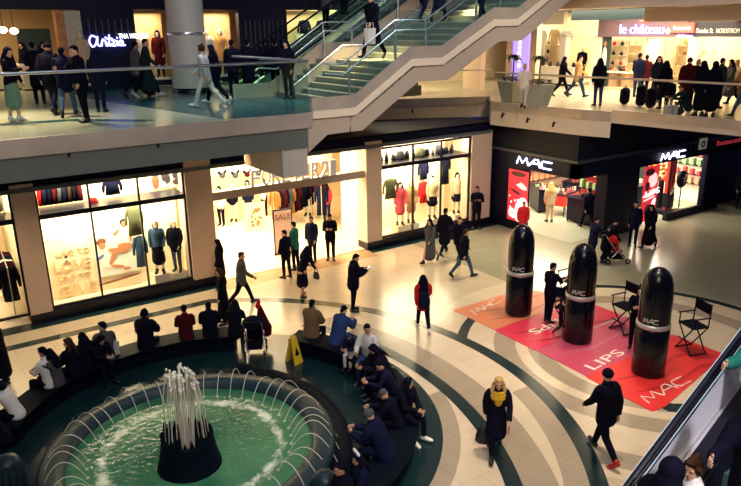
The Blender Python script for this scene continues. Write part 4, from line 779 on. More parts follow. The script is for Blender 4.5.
# merchandise upstairs right
def bust(px, py, X, top, lab, bot='trousers:k', hair=None):
    q = onX(px, py, X); person((q.x, q.y, ZR+.14), 1.7, 200, 'stand', top, bot, hair, lab, skin='x', name='mannequin', cat='mannequin'); t = thing('display_plinth', 'plinth under '+lab, 'plinth', (q.x, q.y, ZR+.02)); MB().box((-.3, -.3, 0), (.3, .3, .10)).build('block', WHITE, t); MB().box((-.26, -.26, .10), (.26, .26, .118)).build('top_plate', CREAMW, t)
bust(582, 62, 28.6, 'jacket:k', 'mannequin in black jacket left of the pale pier'); bust(704, 60, 28.7, 'shirt:w', 'mannequin in white shirt behind the dark-haired group', hair='bob:w'); bust(714, 62, 28.9, 'shirt:w', 'mannequin in pale top under the dark sign band', 'trousers:w')
def shelfunit(px, X, lab, cols):
    q = onX(px, 70, X); t = thing('shop_shelf', lab, 'shelf', (X, q.y, ZR+.02)); MB().box((0, -.7, 0), (.3, .7, .12)).build('base', WHITE, t)
    for k in range(4): MB().box((0, -.7, .5+k*.45), (.35, .7, .53+k*.45)).build('shelf_board', WHITE, t)
    MB().box((.3, -.7, .12), (.34, .7, 2.1)).build('back_panel', BRI, t)
    for k in range(4):
        for j in range(3): handbag((X+.15, q.y-.45+j*.45, ZR+.02+.532+k*.45), .6, cols[(k+j) % len(cols)], 'bag on the '+lab, 'bags on the '+lab, R(90))
shelfunit(610, 29.0, 'shelf of red and dark bags behind the pale pier', ['k', 'r', 'k']); shelfunit(624, 30.6, 'shelf of tan bags deep in the neon store', ['bl', 'k', 'be']); shelfunit(672, 30.4, 'shelf of tan goods right of the pink column', ['bl', 'be', 'o']); shelfunit(545, 29.2, 'shelf of dark bags in the leftmost upper right store', ['k', 'g', 'k'])
for i, px in enumerate((614, 628)):
    q = onX(px, 78, 28.4); t = thing('display_table', ('round white display table behind walkers upstairs', 'white display table left of the pink column')[i], 'table', (q.x, q.y, ZR+.02)); MB().lathe((0, 0, .7), [(0, 0), (.6, 0), (.6, .06), (0, .06)], 24).build('tabletop', WHITE, t); MB().lathe((0, 0, .03), [(.3, 0), (.3, .68)], 20).build('base', mat('tan_base', (.5, .33, .2), .5), t); MB().lathe((0, 0, 0), [(0, 0), (.4, 0), (.4, .03), (0, .03)], 20).build('foot', WHITE, t)
    for k in range(5): handbag((q.x+.35*math.cos(k*1.25), q.y+.35*math.sin(k*1.25), ZR+.784), .55, ('k', 'r', 'k', 'bl', 'g')[k], 'bag on the '+('round white display table upstairs', 'white table left of the pink column')[i], 'bags on '+('the round table', 'the left table')[i], k)
q = onX(548, 72, 27.2); t = thing('display_table', 'long white counter with dark bags behind planters', 'table', (27.6, q.y, ZR)); MB().box((-.3, -1.5, .1), (.3, 1.5, .85)).build('body', WHITE, t); MB().box((-.35, -1.55, .85), (.35, 1.55, .9)).build('tabletop', WHITE, t); MB().box((-.2, -1.4, 0), (.2, 1.4, .1)).build('foot', BLK, t)
for k in range(6): handbag((27.6, q.y-1.25+k*.5, ZR+.905), .75, ('k', 'k', 'g', 'k', 'br', 'k')[k], 'dark bag on the long white counter', 'dark bags on the long counter', R(90))
for i, px in enumerate((535, 548, 560)):
    q = onX(px, 40, 28.5); garment((29, q.y, 7.7), .6, 1.9, ('w', 'be', 'w')[i], ('long white dress hung in leftmost upper store', 'long cream dress hung in leftmost upper store', 'second long white dress, nearest the pale pier')[i], R(90))
# planters with palms
def planter(p, lab, s=1.0):
    t = thing('planter', 'pale tapered planter with '+lab, 'planter', p); MB().add([(-.27, -.27, 0), (.27, -.27, 0), (.27, .27, 0), (-.27, .27, 0), (-.42, -.42, .8), (.42, -.42, .8), (.42, .42, .8), (-.42, .42, .8)], [(3, 2, 1, 0), (4, 5, 6, 7), (0, 1, 5, 4), (1, 2, 6, 5), (2, 3, 7, 6), (3, 0, 4, 7)]).build('pot', mat('planter_grey', (.34, .36, .33), .5), t)
    LF = mat('palm_leaf', (.012, .03, .015), .5); w = MB(); random.seed(2)
    for k in range(60): a = random.uniform(0, 6.28); r_ = random.uniform(.05, .46); z = .8+random.uniform(0, .14); w.prism([V((r_*math.cos(a), r_*math.sin(a), z)), V(((r_+.12)*math.cos(a+.2), (r_+.12)*math.sin(a+.2), z+.03)), V(((r_+.1)*math.cos(a-.2), (r_+.1)*math.sin(a-.2), z+.07))], (0, 0, .01))
    o = w.build('undergrowth', LF, t); MB().tube([(0, 0, .7), (.02, 0, 1.75)], [.035, .025], 8).build('trunk', mat('bark', (.10, .06, .035), .8), t, True); w = MB()
    for k in range(18):
        a = k*2.4; L = random.uniform(.3, .45); e = random.uniform(.1, .9); pts = [V((.02, 0, 1.74))+V((math.cos(a)*L*u, math.sin(a)*L*u, L*(e*u-1.2*u*u)+.1*u)) for u in (0, .35, .7, 1)]; w.tube(pts, [(.012, .006), (.05, .006), (.045, .006), (.008, .004)], 6, ref=(-math.sin(a), math.cos(a), 0))
    w.build('fronds', LF, t.children[-1])
q = G(508, 103, ZR); planter((q.x+.3, q.y+.1, ZR), 'small palm nearer the stair'); q = G(531, 107, ZR); planter((q.x+.35, q.y, ZR), 'small palm nearer the walkers')
# ------------------------------------------------------------------ fountain
FC = V((3.40, 11.05, 0))
GRAN = mat('fountain_granite', (.010, .027, .036), .4, noise=.5, scale=30, spec=.3); GRAN2 = mat('fountain_base_granite', (.002, .005, .011), .6, noise=.4, scale=20, spec=.06)
fo = thing('fountain', 'round granite fountain with pale green pool', 'fountain', (FC.x, FC.y, 0))
MB().lathe((0, 0, 0), [(2.45, 0), (2.5, .32), (2.64, .40), (2.66, .54), (2.60, .60), (2.36, .62), (2.22, .57), (2.18, .30)], 96).build('rim', GRAN, fo, True)
MB().lathe((-.45, .72, 0), [(2.9, .01), (3.3, .03), (3.5, .16), (3.56, .18), (3.68, .18), (3.72, .14), (3.74, 0), (2.9, 0)], 64, 0, -62, 42, True).build('outer_step', GRAN2, fo, True)
MB().lathe((0, 0, .02), [(0, 0), (2.5, 0)], 64).build('basin_floor', GRAN2, fo)
m = bpy.data.materials.new('pool_water'); m.use_nodes = True; nt = m.node_tree; b_ = nt.nodes['Principled BSDF']; b_.inputs['Roughness'].default_value = .12
tc = nt.nodes.new('ShaderNodeTexCoord'); n1 = nt.nodes.new('ShaderNodeTexNoise'); n1.inputs['Scale'].default_value = 1.2; n1.inputs['Detail'].default_value = 6; n2 = nt.nodes.new('ShaderNodeTexNoise'); n2.inputs['Scale'].default_value = 9; n2.inputs['Detail'].default_value = 5
cr = nt.nodes.new('ShaderNodeValToRGB'); cr.color_ramp.elements[0].position = .3; cr.color_ramp.elements[0].color = (.010, .095, .052, 1); cr.color_ramp.elements[1].position = .75; cr.color_ramp.elements[1].color = (.09, .24, .115, 1)
bp = nt.nodes.new('ShaderNodeBump'); bp.inputs['Strength'].default_value = .22; bp.inputs['Distance'].default_value = .08
for n_ in (n1, n2): nt.links.new(tc.outputs['Object'], n_.inputs['Vector'])
nt.links.new(n1.outputs['Fac'], cr.inputs[0]); 
sx_ = nt.nodes.new('ShaderNodeSeparateXYZ'); nt.links.new(tc.outputs['Object'], sx_.inputs[0])
def NM(op, a, c=None):
    n_ = nt.nodes.new('ShaderNodeMath'); n_.operation = op
    for i_, q_ in enumerate((a, c)):
        if q_ is None: continue
        if isinstance(q_, (int, float)): n_.inputs[i_].default_value = q_
        else: nt.links.new(q_, n_.inputs[i_])
    return n_.outputs[0]
rr_ = NM('SQRT', NM('ADD', NM('MULTIPLY', sx_.outputs[0], sx_.outputs[0]), NM('MULTIPLY', sx_.outputs[1], sx_.outputs[1])))
ringm = NM('MAXIMUM', NM('SUBTRACT', 1, NM('MULTIPLY', NM('ABSOLUTE', NM('SUBTRACT', rr_, 1.62)), 3.2)), 0)
n3 = nt.nodes.new('ShaderNodeTexNoise'); n3.inputs['Scale'].default_value = 3.2; n3.inputs['Detail'].default_value = 7; n3.inputs['Roughness'].default_value = .72; nt.links.new(tc.outputs['Object'], n3.inputs['Vector'])
fo_ = nt.nodes.new('ShaderNodeMapRange'); fo_.inputs[1].default_value = .42; fo_.inputs[2].default_value = .60; nt.links.new(NM('MULTIPLY', n3.outputs['Fac'], NM('ADD', .35, NM('MULTIPLY', ringm, .75))), fo_.inputs[0])
fm_ = nt.nodes.new('ShaderNodeMix'); fm_.data_type = 'RGBA'; nt.links.new(fo_.outputs[0], fm_.inputs[0]); nt.links.new(cr.outputs[0], fm_.inputs[6]); fm_.inputs[7].default_value = (.72, .73, .56, 1)
nt.links.new(fm_.outputs[2], b_.inputs['Base Color']); nt.links.new(n2.outputs['Fac'], bp.inputs['Height']); nt.links.new(bp.outputs[0], b_.inputs['Normal'])
WATER = m
MB().lathe((0, 0, .44), [(0.0, 0), (.8, 0), (1.6, 0), (2.21, 0)], 64).build('water', WATER, fo)
# central pedestal with serrated crown
w = MB().lathe((-.22, -.43, .1), [(.68, 0), (.58, .3), (.50, .6), (.46, .85), (.46, .92), (.42, .92), (.40, .6), (0, .55)], 40); ped = w.build('pedestal', GRAN2, fo, True)
w = MB()
for k in range(22):
    a = 2*math.pi*k/22; c, s = math.cos(a), math.sin(a); h_ = .10+.05*(k % 3); w.prism([V((-.22+.46*c-.06*s, -.43+.46*s+.06*c, .95)), V((-.22+.46*c+.06*s, -.43+.46*s-.06*c, .95)), V((-.22+.45*c, -.43+.45*s, 1.02+h_))], (-.05*c, -.05*s, 0))
w.build('crown', GRAN2, ped)
FOAM = mat('white_foam', (.85, .82, .70), .6); FOAMT = mat('thin_foam', (.80, .80, .64), .6); FOAMT.node_tree.nodes['Principled BSDF'].inputs['Alpha'].default_value = .5
JET = bpy.data.materials.new('jet_water'); JET.use_nodes = True; nt = JET.node_tree; b_ = nt.nodes['Principled BSDF']; b_.inputs['Base Color'].default_value = (.85, .80, .68, 1); b_.inputs['Roughness'].default_value = .3; b_.inputs['Alpha'].default_value = .55
# tall plume from the pedestal: separate streams
random.seed(21); pc = FC+V((-.22, -.43, .72))
for k in range(16):
    a = 2*math.pi*k/16+random.uniform(-.2, .2); rr = .20+.06*(k % 2); hh = 1.42+random.uniform(-.12, .18); up, dn = MB(), None
    base = V((math.cos(a)*.1, math.sin(a)*.1, 0)); top = V((math.cos(a)*rr*.8, math.sin(a)*rr*.8, hh))
    o = thing('fountain_stream', 'tall white stream rising from the fountain pedestal', 'water jet', pc, 0, 'tall streams of the central plume')
    MB().tube([base, base.lerp(top, .5)+V((0, 0, .12)), top, top+V((math.cos(a)*.07, math.sin(a)*.07, -.05))], [.010, .013, .024, .028], 6).build('rising_water', JET, o, True)
    MB().tube([top+V((math.cos(a)*.05, math.sin(a)*.05, 0)), top+V((math.cos(a)*.13, math.sin(a)*.13, -.45)), top+V((math.cos(a)*.19, math.sin(a)*.19, -hh*.98))], [.015, .010, .007], 6).build('falling_water', JET, o, True)
    w = MB(); [w.ell(top+V((random.uniform(-.05, .05), random.uniform(-.05, .05), random.uniform(-.07, .06))), (.022, .022, .03), 6, 5) for _ in range(4)]; w.build('spray_tip', FOAM, o, True)
# arching jets over the rim, each with its splash
NJ = 42
for k in range(NJ):
    a = 2*math.pi*k/NJ+.05; c, s = math.cos(a), math.sin(a); big = 1.12 if -70 < math.degrees(math.atan2(s, c)) < 35 else 1.0
    ro, ri = 2.52+.28*(big-1)*2, 1.85-.25*(big-1); h_ = (.34+.06*math.sin(k*1.7))*big; pts = []
    z0_ = .60 if big == 1 else .30
    if big > 1: ro = 2.72
    for i in range(11):
        t_ = i/10; pts.append(V((c*(ro+(ri-ro)*t_), s*(ro+(ri-ro)*t_), z0_+(.45-z0_)*t_+h_*4*t_*(1-t_)+(.12 if big > 1 else 0)*math.sin(math.pi*t_))))
    o = thing('water_jet', 'thin white water jet arching over the pool rim', 'water jet', (FC.x, FC.y, 0), 0, 'arching jets around the pool rim')
    MB().tube(pts, [.0075]*11, 6).build('arc', JET, o, True)
    w = MB(); random.seed(k)
    w.ell((c*ri, s*ri, .45), (.035, .03, .03), 8, 6)
    w.build('splash', FOAMT, o, True)
# globe-topped and scroll bollards beside the basin
q = G(318, 486, .6); t = thing('stone_globe', 'dark teal stone globe on a post at the pool edge', 'ornament', (q.x+.1, q.y-.05, 0)); MB().ell((0, 0, .68), (.22, .22, .20), 24, 14).build('globe', GRAN, t, True); MB().lathe((0, 0, 0), [(.2, 0), (.2, .1), (.1, .2), (.1, .5), (.16, .55)], 24).build('post', GRAN2, t, True)
q = G(10, 466, .55); t = thing('fluted_bollard', 'dark fluted stone bollard at lower left of the pool', 'ornament', (q.x-.05, q.y, 0)); w = MB()
for k in range(14): a = 2*math.pi*k/14; w.tube([(.22*math.cos(a), .22*math.sin(a), .03), (.22*math.cos(a), .22*math.sin(a), .55), (.12*math.cos(a), .12*math.sin(a), .72)], [.06, .06, .03], 8)
w.build('flutes', GRAN, t, True); MB().ell((0, 0, .62), (.24, .24, .16), 20, 10).build('dome', GRAN, t, True); MB().lathe((0, 0, 0), [(0, 0), (.3, 0), (.3, .05), (0, .05)], 24).build('foot', GRAN2, t)
# curved bench ring (three runs)
BC = V((4.05, 12.0, 0))
for i, (a0, a1, lab) in enumerate(((58, 152, 'curved dark stone bench behind the fountain, store side'), (-6, 36, 'curved dark stone bench right of the fountain'), (-80, -8, 'curved dark stone bench nearest the escalator'))):
    t = thing('curved_bench', lab, 'bench', (BC.x, BC.y, 0)); sh = .0
    MB().lathe((0, 0, 0), [(3.68, .38), (4.28, .38), (4.30, .45), (3.66, .45)], 40, 0, a0, a1, True).build('seat', GRAN2, t); MB().lathe((0, 0, 0), [(3.78, 0), (4.16, 0), (4.16, .38), (3.78, .38)], 40, 0, a0+.5, a1-.5, True).build('base', GRAN2, t)
# ------------------------------------------------------------------ lipstick mat and giant lipsticks
mx0, mx1 = 12.28, 15.9; ysn = [13.95, 12.25, 10.75, 9.1, 7.35]
tm = thing('floor_mat', 'long promotional floor mat in orange, pink and red panels', 'mat', (0, 0, 0))
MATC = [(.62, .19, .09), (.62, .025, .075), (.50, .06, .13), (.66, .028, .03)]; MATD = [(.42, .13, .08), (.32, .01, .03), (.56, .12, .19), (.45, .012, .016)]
for k in range(4):
    m = mat('mat_panel', MATC[k], .45, noise=.12, scale=1.2); w = MB(); far = mx1 if k else 15.2
    if k < 3: w.prism([(mx0, ysn[k], .001), (mx0-.03*k, ysn[k+1], .001), (mx1, ysn[k+1]+.1, .001), (far, ysn[k]-.0, .001)], (0, 0, .010+.001*k))
    else: w.prism([(mx0-.1, ysn[3], .001), (12.1, 7.30, .001), (12.5, 7.25, .001), (mx1, 7.85, .001), (mx1, ysn[3]+.1, .001)], (0, 0, .013))
    w.build('panel', m, tm)
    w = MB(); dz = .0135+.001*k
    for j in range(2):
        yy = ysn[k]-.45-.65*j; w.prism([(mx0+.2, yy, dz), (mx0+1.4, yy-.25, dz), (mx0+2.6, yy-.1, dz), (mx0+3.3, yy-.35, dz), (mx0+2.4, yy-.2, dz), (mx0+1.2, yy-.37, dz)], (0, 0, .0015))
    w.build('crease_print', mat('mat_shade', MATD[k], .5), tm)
MW = mat('mat_letters', (.85, .74, .66), .5)
def gtext(txt, px0, py0, px1, py1, h, lab):
    a, c = G(px0, py0, .017), G(px1, py1, .017); u = (c-a); text_obj('lettering', txt, a, u, V((-u.y, u.x, 0)), h, MW, tm, .004, width=u.length)
def gstroke(px0, py0, px1, py1, h):
    a, c = G(px0, py0, .017), G(px1, py1, .017); u = c-a; strokes('lettering', MACL, a, u, V((-u.y, u.x, 0)), u.length, h, .018, MW, tm, .004)
gtext('LIPS', 594, 370, 626, 353, .30, ''); gtext('LIPS', 556, 319, 527, 331, .30, ''); gstroke(649, 403, 691, 381, .30); gstroke(476, 314, 501, 302, .28)
BT = mat('lipstick_black', (.003, .003, .007), .2, spec=.35); SIL = mat('lipstick_silver', (.50, .48, .47), .35, .5)
lpx = ((522, 318), (583, 344), (653, 378)); labs = ('giant inflatable black lipstick farthest from the escalator, on orange panel', 'middle giant black lipstick standing on the pink mat panel', 'giant black lipstick nearest the escalator, on red mat panel')
for (px, py), lab in zip(((518, 314), (577, 341), (648, 374)), labs):
    q = G(px, py, 0); t = thing('giant_lipstick', lab, 'lipstick', (q.x+.05, q.y+.05, .015))
    MB().lathe((0, 0, 0), [(0, 0), (.33, 0), (.37, .02), (.378, .12), (.38, .6), (.378, 1.18), (.35, 1.22), (0, 1.22)], 40).build('case', BT, t, True)
    MB().lathe((0, 0, 0), [(.34, 1.20), (.378, 1.21), (.383, 1.26), (.378, 1.31), (.34, 1.32)], 40).build('band', SIL, t, True)
    prof_ = [(.345, 1.30), (.355, 1.34), (.358, 1.9), (.35, 2.1), (.325, 2.28), (.28, 2.43), (.20, 2.55), (.10, 2.62), (0, 2.64)]
    bu_ = MB().lathe((0, 0, 0), prof_, 40).build('bullet', BT, t, True)
    w = MB(); n_ = V((-.8, -.6, 0)).normalized()
    vw = (CAM-V((q.x, q.y, CH))).normalized(); ang0 = math.atan2(vw.y, vw.x)-.35
    for L in MACL:
        w.tube([V((.362*math.cos(ang0+(x-.3)*.9), .362*math.sin(ang0+(x-.3)*.9), 1.38+.11*y)) for x, y in [(p[0]+(r_[0]-p[0])*s_/4, p[1]+(r_[1]-p[1])*s_/4) for p, r_ in zip(L[:-1], L[1:]) for s_ in range(5)]], .012, 6)
    w.build('logo', SIL, bu_, True)
# director's chairs
def dchair(p, rz, lab):
    t = thing('director_chair', lab, 'chair', p, rz)
    for y in (-.22, .22):
        for s in (-1, 1): MB().tube([(-s*.26, y, .03), (s*.26, y, .72)], .018, 8).build('leg', BLK, t)
    for s in (-1, 1):
        MB().tube([(s*.27, -.24, .02), (s*.27, .24, .02)], .02, 8).build('runner', BLK, t); MB().tube([(s*.27, -.26, .97), (s*.27, .24, .97)], [(.03, .015)]*2, 8).build('armrest', BLK, t)
        MB().tube([(s*.27, -.20, .72), (s*.27, -.20, .97)], .016, 8).build('arm_post', BLK, t); MB().tube([(s*.27, .20, .72), (s*.27, .22, 1.32)], .016, 8).build('back_post', BLK, t)
    MB().box((-.27, -.23, .70), (.27, .23, .73)).build('seat', cloth(C['k']), t); MB().box((-.28, .205, 1.05), (.28, .235, 1.31)).build('backrest', cloth(C['k']), t)
    MB().box((-.25, -.21, .30), (.25, -.18, .32)).build('footrest', BLK, t)
q1, q2, q3 = G(566, 304, 0), G(623, 331, 0), G(690, 351, 0)
dchair((q1.x+.1, q1.y, .015), R(-95), "black director's chair beside the farthest giant lipstick"); dchair((q2.x, q2.y, .015), R(-100), "black director's chair between middle and nearest lipsticks"); dchair((q3.x, q3.y, .015), R(-110), "black director's chair at red end of the mat")
# ------------------------------------------------------------------ near escalator, lower right
r1, r2 = ray(627, 486), ray(725, 356); nn = r1.cross(r2); best = None
for k in range(-900, 901):
    ph = R(k*.1); e = V((math.cos(ph), math.sin(ph), math.tan(R(31)))); v = abs(nn.dot(e))
    if abs(k) < 600 and (best is None or v < best[0]): best = (v, ph)
PH = best[1]; P0 = onY(725, 356, 3.0); print('near escalator heading', math.degrees(PH), P0)
es = thing('escalator', 'near escalator with bright steel balustrade, cropped lower right', 'escalator', P0, PH); SL = math.tan(R(31))
def zx(x): return x*SL
X0, X1 = -6.5, 2.4
def esl(y, dz0, dz1, t, name, m, x0=X0, x1=X1):
    return MB().prism([(x0, y, zx(x0)+dz0), (x1, y, zx(x1)+dz0), (x1, y, zx(x1)+dz1), (x0, y, zx(x0)+dz1)], (0, t, 0)).build(name, m, es)
for nm, y, sd in (('far', 0, -1), ('near', -1.62, 1)):
    MB().tube([(X0, y, zx(X0)), (X1, y, zx(X1))], [(.034, .03)]*2, 10).build('handrail', BLACK, es, True)
    esl(y-.055, -.07, -.03, .11, 'rail_guide', CHROME); esl(y-.012, -.62, -.1, .024, 'balustrade_panel', mat('satin_steel', (.80, .77, .84), .35, .15)); 
    yy = y-.24 if sd < 0 else y-.02; esl(yy, -.72, -.62, .26, 'inner_deck', BLK); esl(y-.05 if sd < 0 else y+.02, -.64, -.60, .03, 'bright_trim', CHROME); esl(y-.26 if sd < 0 else y+.22, -1.05, -.68, .03, 'skirt', BLK)
    esl(y+.03 if sd < 0 else y-.06, -1.5, -.15, .03, 'outer_cladding', BLACK)
STP = mat('step_grooved', (.08, .15, .16), .45, .3)
k = 0; x = X0+.2
while x < X1-.3: MB().box((x, -1.40, zx(x)-1.15), (x+.40, -.24, zx(x)-.93)).build('step', STP, es); x += .38
esl(-1.5, -1.7, -1.2, 1.4, 'truss', BLACK)
# ------------------------------------------------------------------ people
def stand(px, py, z, H, hd, pose, top, bot, hair, label, **k):
    q = G(px, py, z); return person((q.x, q.y, z+.012), H, hd, pose, top, bot, hair, label, **k)
def sit(px, py, way, H, pose, top, bot, hair, label, turn=0, z=1.25, **k):
    q = G(px, py, z); d = V((q.x-BC.x, q.y-BC.y, 0)); a = math.atan2(d.y, d.x); r_ = min(4.12, max(3.86, d.length-.1))
    hd = math.degrees(a)+(0 if way == 'out' else 180)+turn; sc = H/1.74
    return person((BC.x+r_*math.cos(a), BC.y+r_*math.sin(a), max(.0, .45-(PC[('J', pose)]['seat']+.0)*sc)), H, hd, pose, top, bot, hair, label, **k)
def bag(p, pose, side, s, col, label, drop=.38):
    q = hand_of(p, pose, side); return handbag((q.x, q.y, q.z-drop*s), s, col, label, None, p.rotation_euler.z)
def sbag(loc, col, label, rz=0, w=.3, h=.36):
    t = thing('shopping_bag', label, 'bag', loc, rz); m = mat('paper_bag', C[col], .6)
    MB().add([(-w/2, -.06, 0), (w/2, -.06, 0), (w/2, .06, 0), (-w/2, .06, 0), (-w/2-.01, -.07, h), (w/2+.01, -.07, h), (w/2+.01, .07, h), (-w/2-.01, .07, h)], [(3, 2, 1, 0), (4, 5, 6, 7), (0, 1, 5, 4), (1, 2, 6, 5), (2, 3, 7, 6), (3, 0, 4, 7)]).build('bag_body', m, t)
    for y in (-.06, .06): MB().tube([(-w*.25, y, h-.02), (-w*.2, y, h+.14), (w*.2, y, h+.14), (w*.25, y, h-.02)], .008, 6).build('handle', m, t, True)
    return t
def phone(p, pose, side, label):
    q = hand_of(p, pose, side); t = thing('phone', label, 'phone', q+V((0, 0, .03)), p.rotation_euler.z); t.rotation_euler.x = R(35)
    MB().box((-.036, -.07, -.005), (.036, .07, .005)).build('phone_body', BLK, t); MB().box((-.033, -.065, .005), (.033, .065, .007)).build('screen', mat('phone_screen', (.6, .7, 1.), .3, emit=1.5), t)
# --- ground floor, walking and standing
stand(6, 384, 0, 1.75, 190, 'stand', 'longcoat:k', 'trousers:k', 'short:k', 'person in long black coat cropped at left edge below the store pillar', skin='m')
stand(222, 289, 0, 1.66, 150, 'stand', 'coat:k', 'trousers:k', 'long:k', 'woman with long black hair and black coat before the entrance pillar')
stand(243, 305, 0, 1.74, -20, 'walka', 'jacket:g', 'trousers:k', 'short:br', 'man in grey jacket walking past the store entrance behind the pushchair')
stand(225, 324, 0, 1.66, 160, 'stand', 'longcoat:k', 'trousers:k', 'long:br', 'woman in long black coat standing behind seated group beside pushchair')
p = stand(296, 270, 0, 1.72, 120, 'stand', 'tee:e', 'trousers:k', 'short:k', 'person in green top standing at the sale board')
stand(287, 278, 0, 1.66, 110, 'look', 'jacket:k', 'trousers:k', 'short:k', 'person in black with boots in front of green top person')
p = stand(303, 297, 0, 1.64, 20, 'bend', 'dress:k', None, 'long:k', 'woman in black dress with bare calves leaning forward', skin='m'); bag(p, 'bend', 'R', .8, 'k', 'small black handbag held by woman in black dress')
stand(313, 262, 0, 1.68, 210, 'stand', 'jacket:n', 'trousers:k', 'short:br', 'man in dark blue jacket facing out by store entrance')
p = stand(331, 260, 0, 1.74, 236, 'phone', 'jacket:k', 'trousers:k', 'short:k', 'person in black hoodie with joined hands by the entrance', skin='m')
p = stand(354, 311, 0, 1.76, -15, 'phone', 'puffer:k', 'trousers:k', 'short:k', 'man in black puffer jacket looking at bright phone'); phone(p, 'phone', 'R', 'lit phone held by man in black puffer jacket')
p = stand(423, 330, 0, 1.64, 62, 'walka', 'jacket:r', 'trousers:k', 'long:k', 'woman in red jacket walking away with black backpack', shoe='w')
q = p.location; t = thing('backpack', 'black backpack on woman in red jacket', 'bag', (q.x-.10, q.y-.16, q.z), p.rotation_euler.z); MB().tube([(0, -.03, -.05), (0, -.05, .1), (0, -.04, .33)], [(.14, .07), (.16, .09), (.12, .07)], 12, ref=(1, 0, 0)).build('pack', cloth(C['n']), t, True); [MB().tube([(s*.10, .05, .32), (s*.11, .10, .42), (s*.11, .16, .40)], [(.025, .01)]*3, 6, ref=(1, 0, 0)).build('strap', cloth(C['k']), t, True) for s in (-1, 1)]
stand(430, 262, 0, 1.64, 200, 'walkb', 'longcoat:g', None, 'long:k', 'woman in long grey coat walking past the right window')
stand(444, 254, 0, 1.78, 20, 'walka', 'coat:k', 'trousers:k', 'short:k', 'tall man in black coat walking behind the grey coat woman')
stand(459, 262, 0, 1.70, 215, 'walka', 'puffer:k', 'trousers:k', 'short:k', 'person in black puffer just right of tall black coat')
stand(463, 277, 0, 1.70, -10, 'walkb', 'jacket:k', 'trousers:j', 'short:br', 'person in black jacket and blue jeans striding on open floor')
stand(476, 229, 0, 1.78, 236, 'fold', 'jacket:k', 'trousers:k', 'short:k', 'guard-like man in black standing against the stone pillar', skin='d')
p = stand(495, 452, 0, 1.72, 232, 'walkb', 'coat:k', 'trousers:k', 'long:bl', 'blonde woman in black coat with mustard scarf walking forward')
J_ = PC[('J', 'walkb')]; w = MB(); n_ = J_['P']+J_['t']*.545
for k in range(3): w.lathe((0, 0, 0), [(.085+.012*k, .02-.05*k), (.125+.015*k, -.01-.05*k), (.11+.015*k, -.06-.05*k), (.08, -.05-.05*k)], 18, close=True)
w.ell((0, .10, -.16), (.08, .04, .12)); t = w.build('scarf', cloth(C['y']), p, True); t.location = n_+V((0, .015, -.025))
bag(p, 'walkb', 'R', 1.15, 'k', 'large black handbag carried by the blonde woman', .5); q = hand_of(p, 'walkb', 'L'); t = thing('red_wallet', 'red and pink card held by the blonde woman', 'wallet', q+V((0, 0, -.08)), R(40)); MB().tube([(0, 0, -.10), (0, 0, .06)], [(.07, .012), (.05, .012)], 8, ref=(1, 0, 0)).build('wallet_body', mat('pink_red', (.6, .03, .12), .5), t, True); MB().box((-.03, -.014, -.06), (.03, -.012, -.02)).build('clasp', CHROME, t)
p = stand(602, 456, 0, 1.90, 80, 'walkb', 'jacket:k', 'trousers:k', 'beanie:k', 'man in black beanie and jacket walking away, one shoe red')
[c_ for c_ in p.children if c_.name.startswith('shoe')][0].material_slots[0].material = mat('shoe_leather', C['r'], .45)
stand(522, 238, 0, 1.45, 225, 'stand', 'puffer:r', 'trousers:k', 'short:k', 'child-sized person in bright red jacket by the lips poster', skin='m')
stand(549, 222, 0, 1.70, 60, 'stand', 'jacket:be', 'trousers:be', 'long:bl', 'blonde woman in beige clothes inside the cosmetics store')
stand(587, 229, 0, 1.76, 70, 'walka', 'jacket:k', 'trousers:k', 'short:k', 'man in black walking into the corner cosmetics store', skin='m')
stand(591, 264, 0, 1.68, -20, 'hold', 'jacket:n', 'trousers:k', 'short:k', 'man in blue top pushing a child buggy near the cosmetics store')
stand(604, 262, 0, 1.60, -30, 'bend', 'coat:k', 'trousers:k', 'short:k', 'person in black bending over the child buggy')
stand(648, 247, 0, 1.70, 190, 'walkb', 'longcoat:k', 'trousers:k', 'long:k', 'woman in black long coat walking past red poster'); sc_ = 0
stand(632, 246, 0, 1.72, 215, 'stand', 'jacket:n', 'trousers:k', 'short:k', 'dim man in navy before the dark corner wall', skin='m')
stand(548, 322, 0, 1.74, 0, 'hold', 'tee:k', 'trousers:k', 'short:k', 'make-up artist in black standing right of farthest giant lipstick')
stand(634, 348, 0, 1.70, 215, 'fold', 'shirt:k', 'trousers:k', 'bun:k', 'make-up artist with hair bun left of nearest giant lipstick')
p = person((q2.x-1.3, q2.y+.75, .30), 1.66, 200, 'sit', 'jacket:k', 'trousers:k', 'long:br', 'woman seated behind the middle giant lipstick being made up'); 
dchair((q2.x-1.3, q2.y+.85, .015), R(110), "black director's chair hidden behind middle giant lipstick")
q = G(738, 214, 0); person((q.x, q.y, .23), 1.7, 220, 'stand', 'jacket:k', 'trousers:k', 'short:k', 'person in black at rail on low platform, right edge')
# in the store
stand(327, 221, .02, 1.66, 60, 'stand', 'shirt:p', 'trousers:b', 'long:br', 'woman in pink top and jeans deep in the bright store')
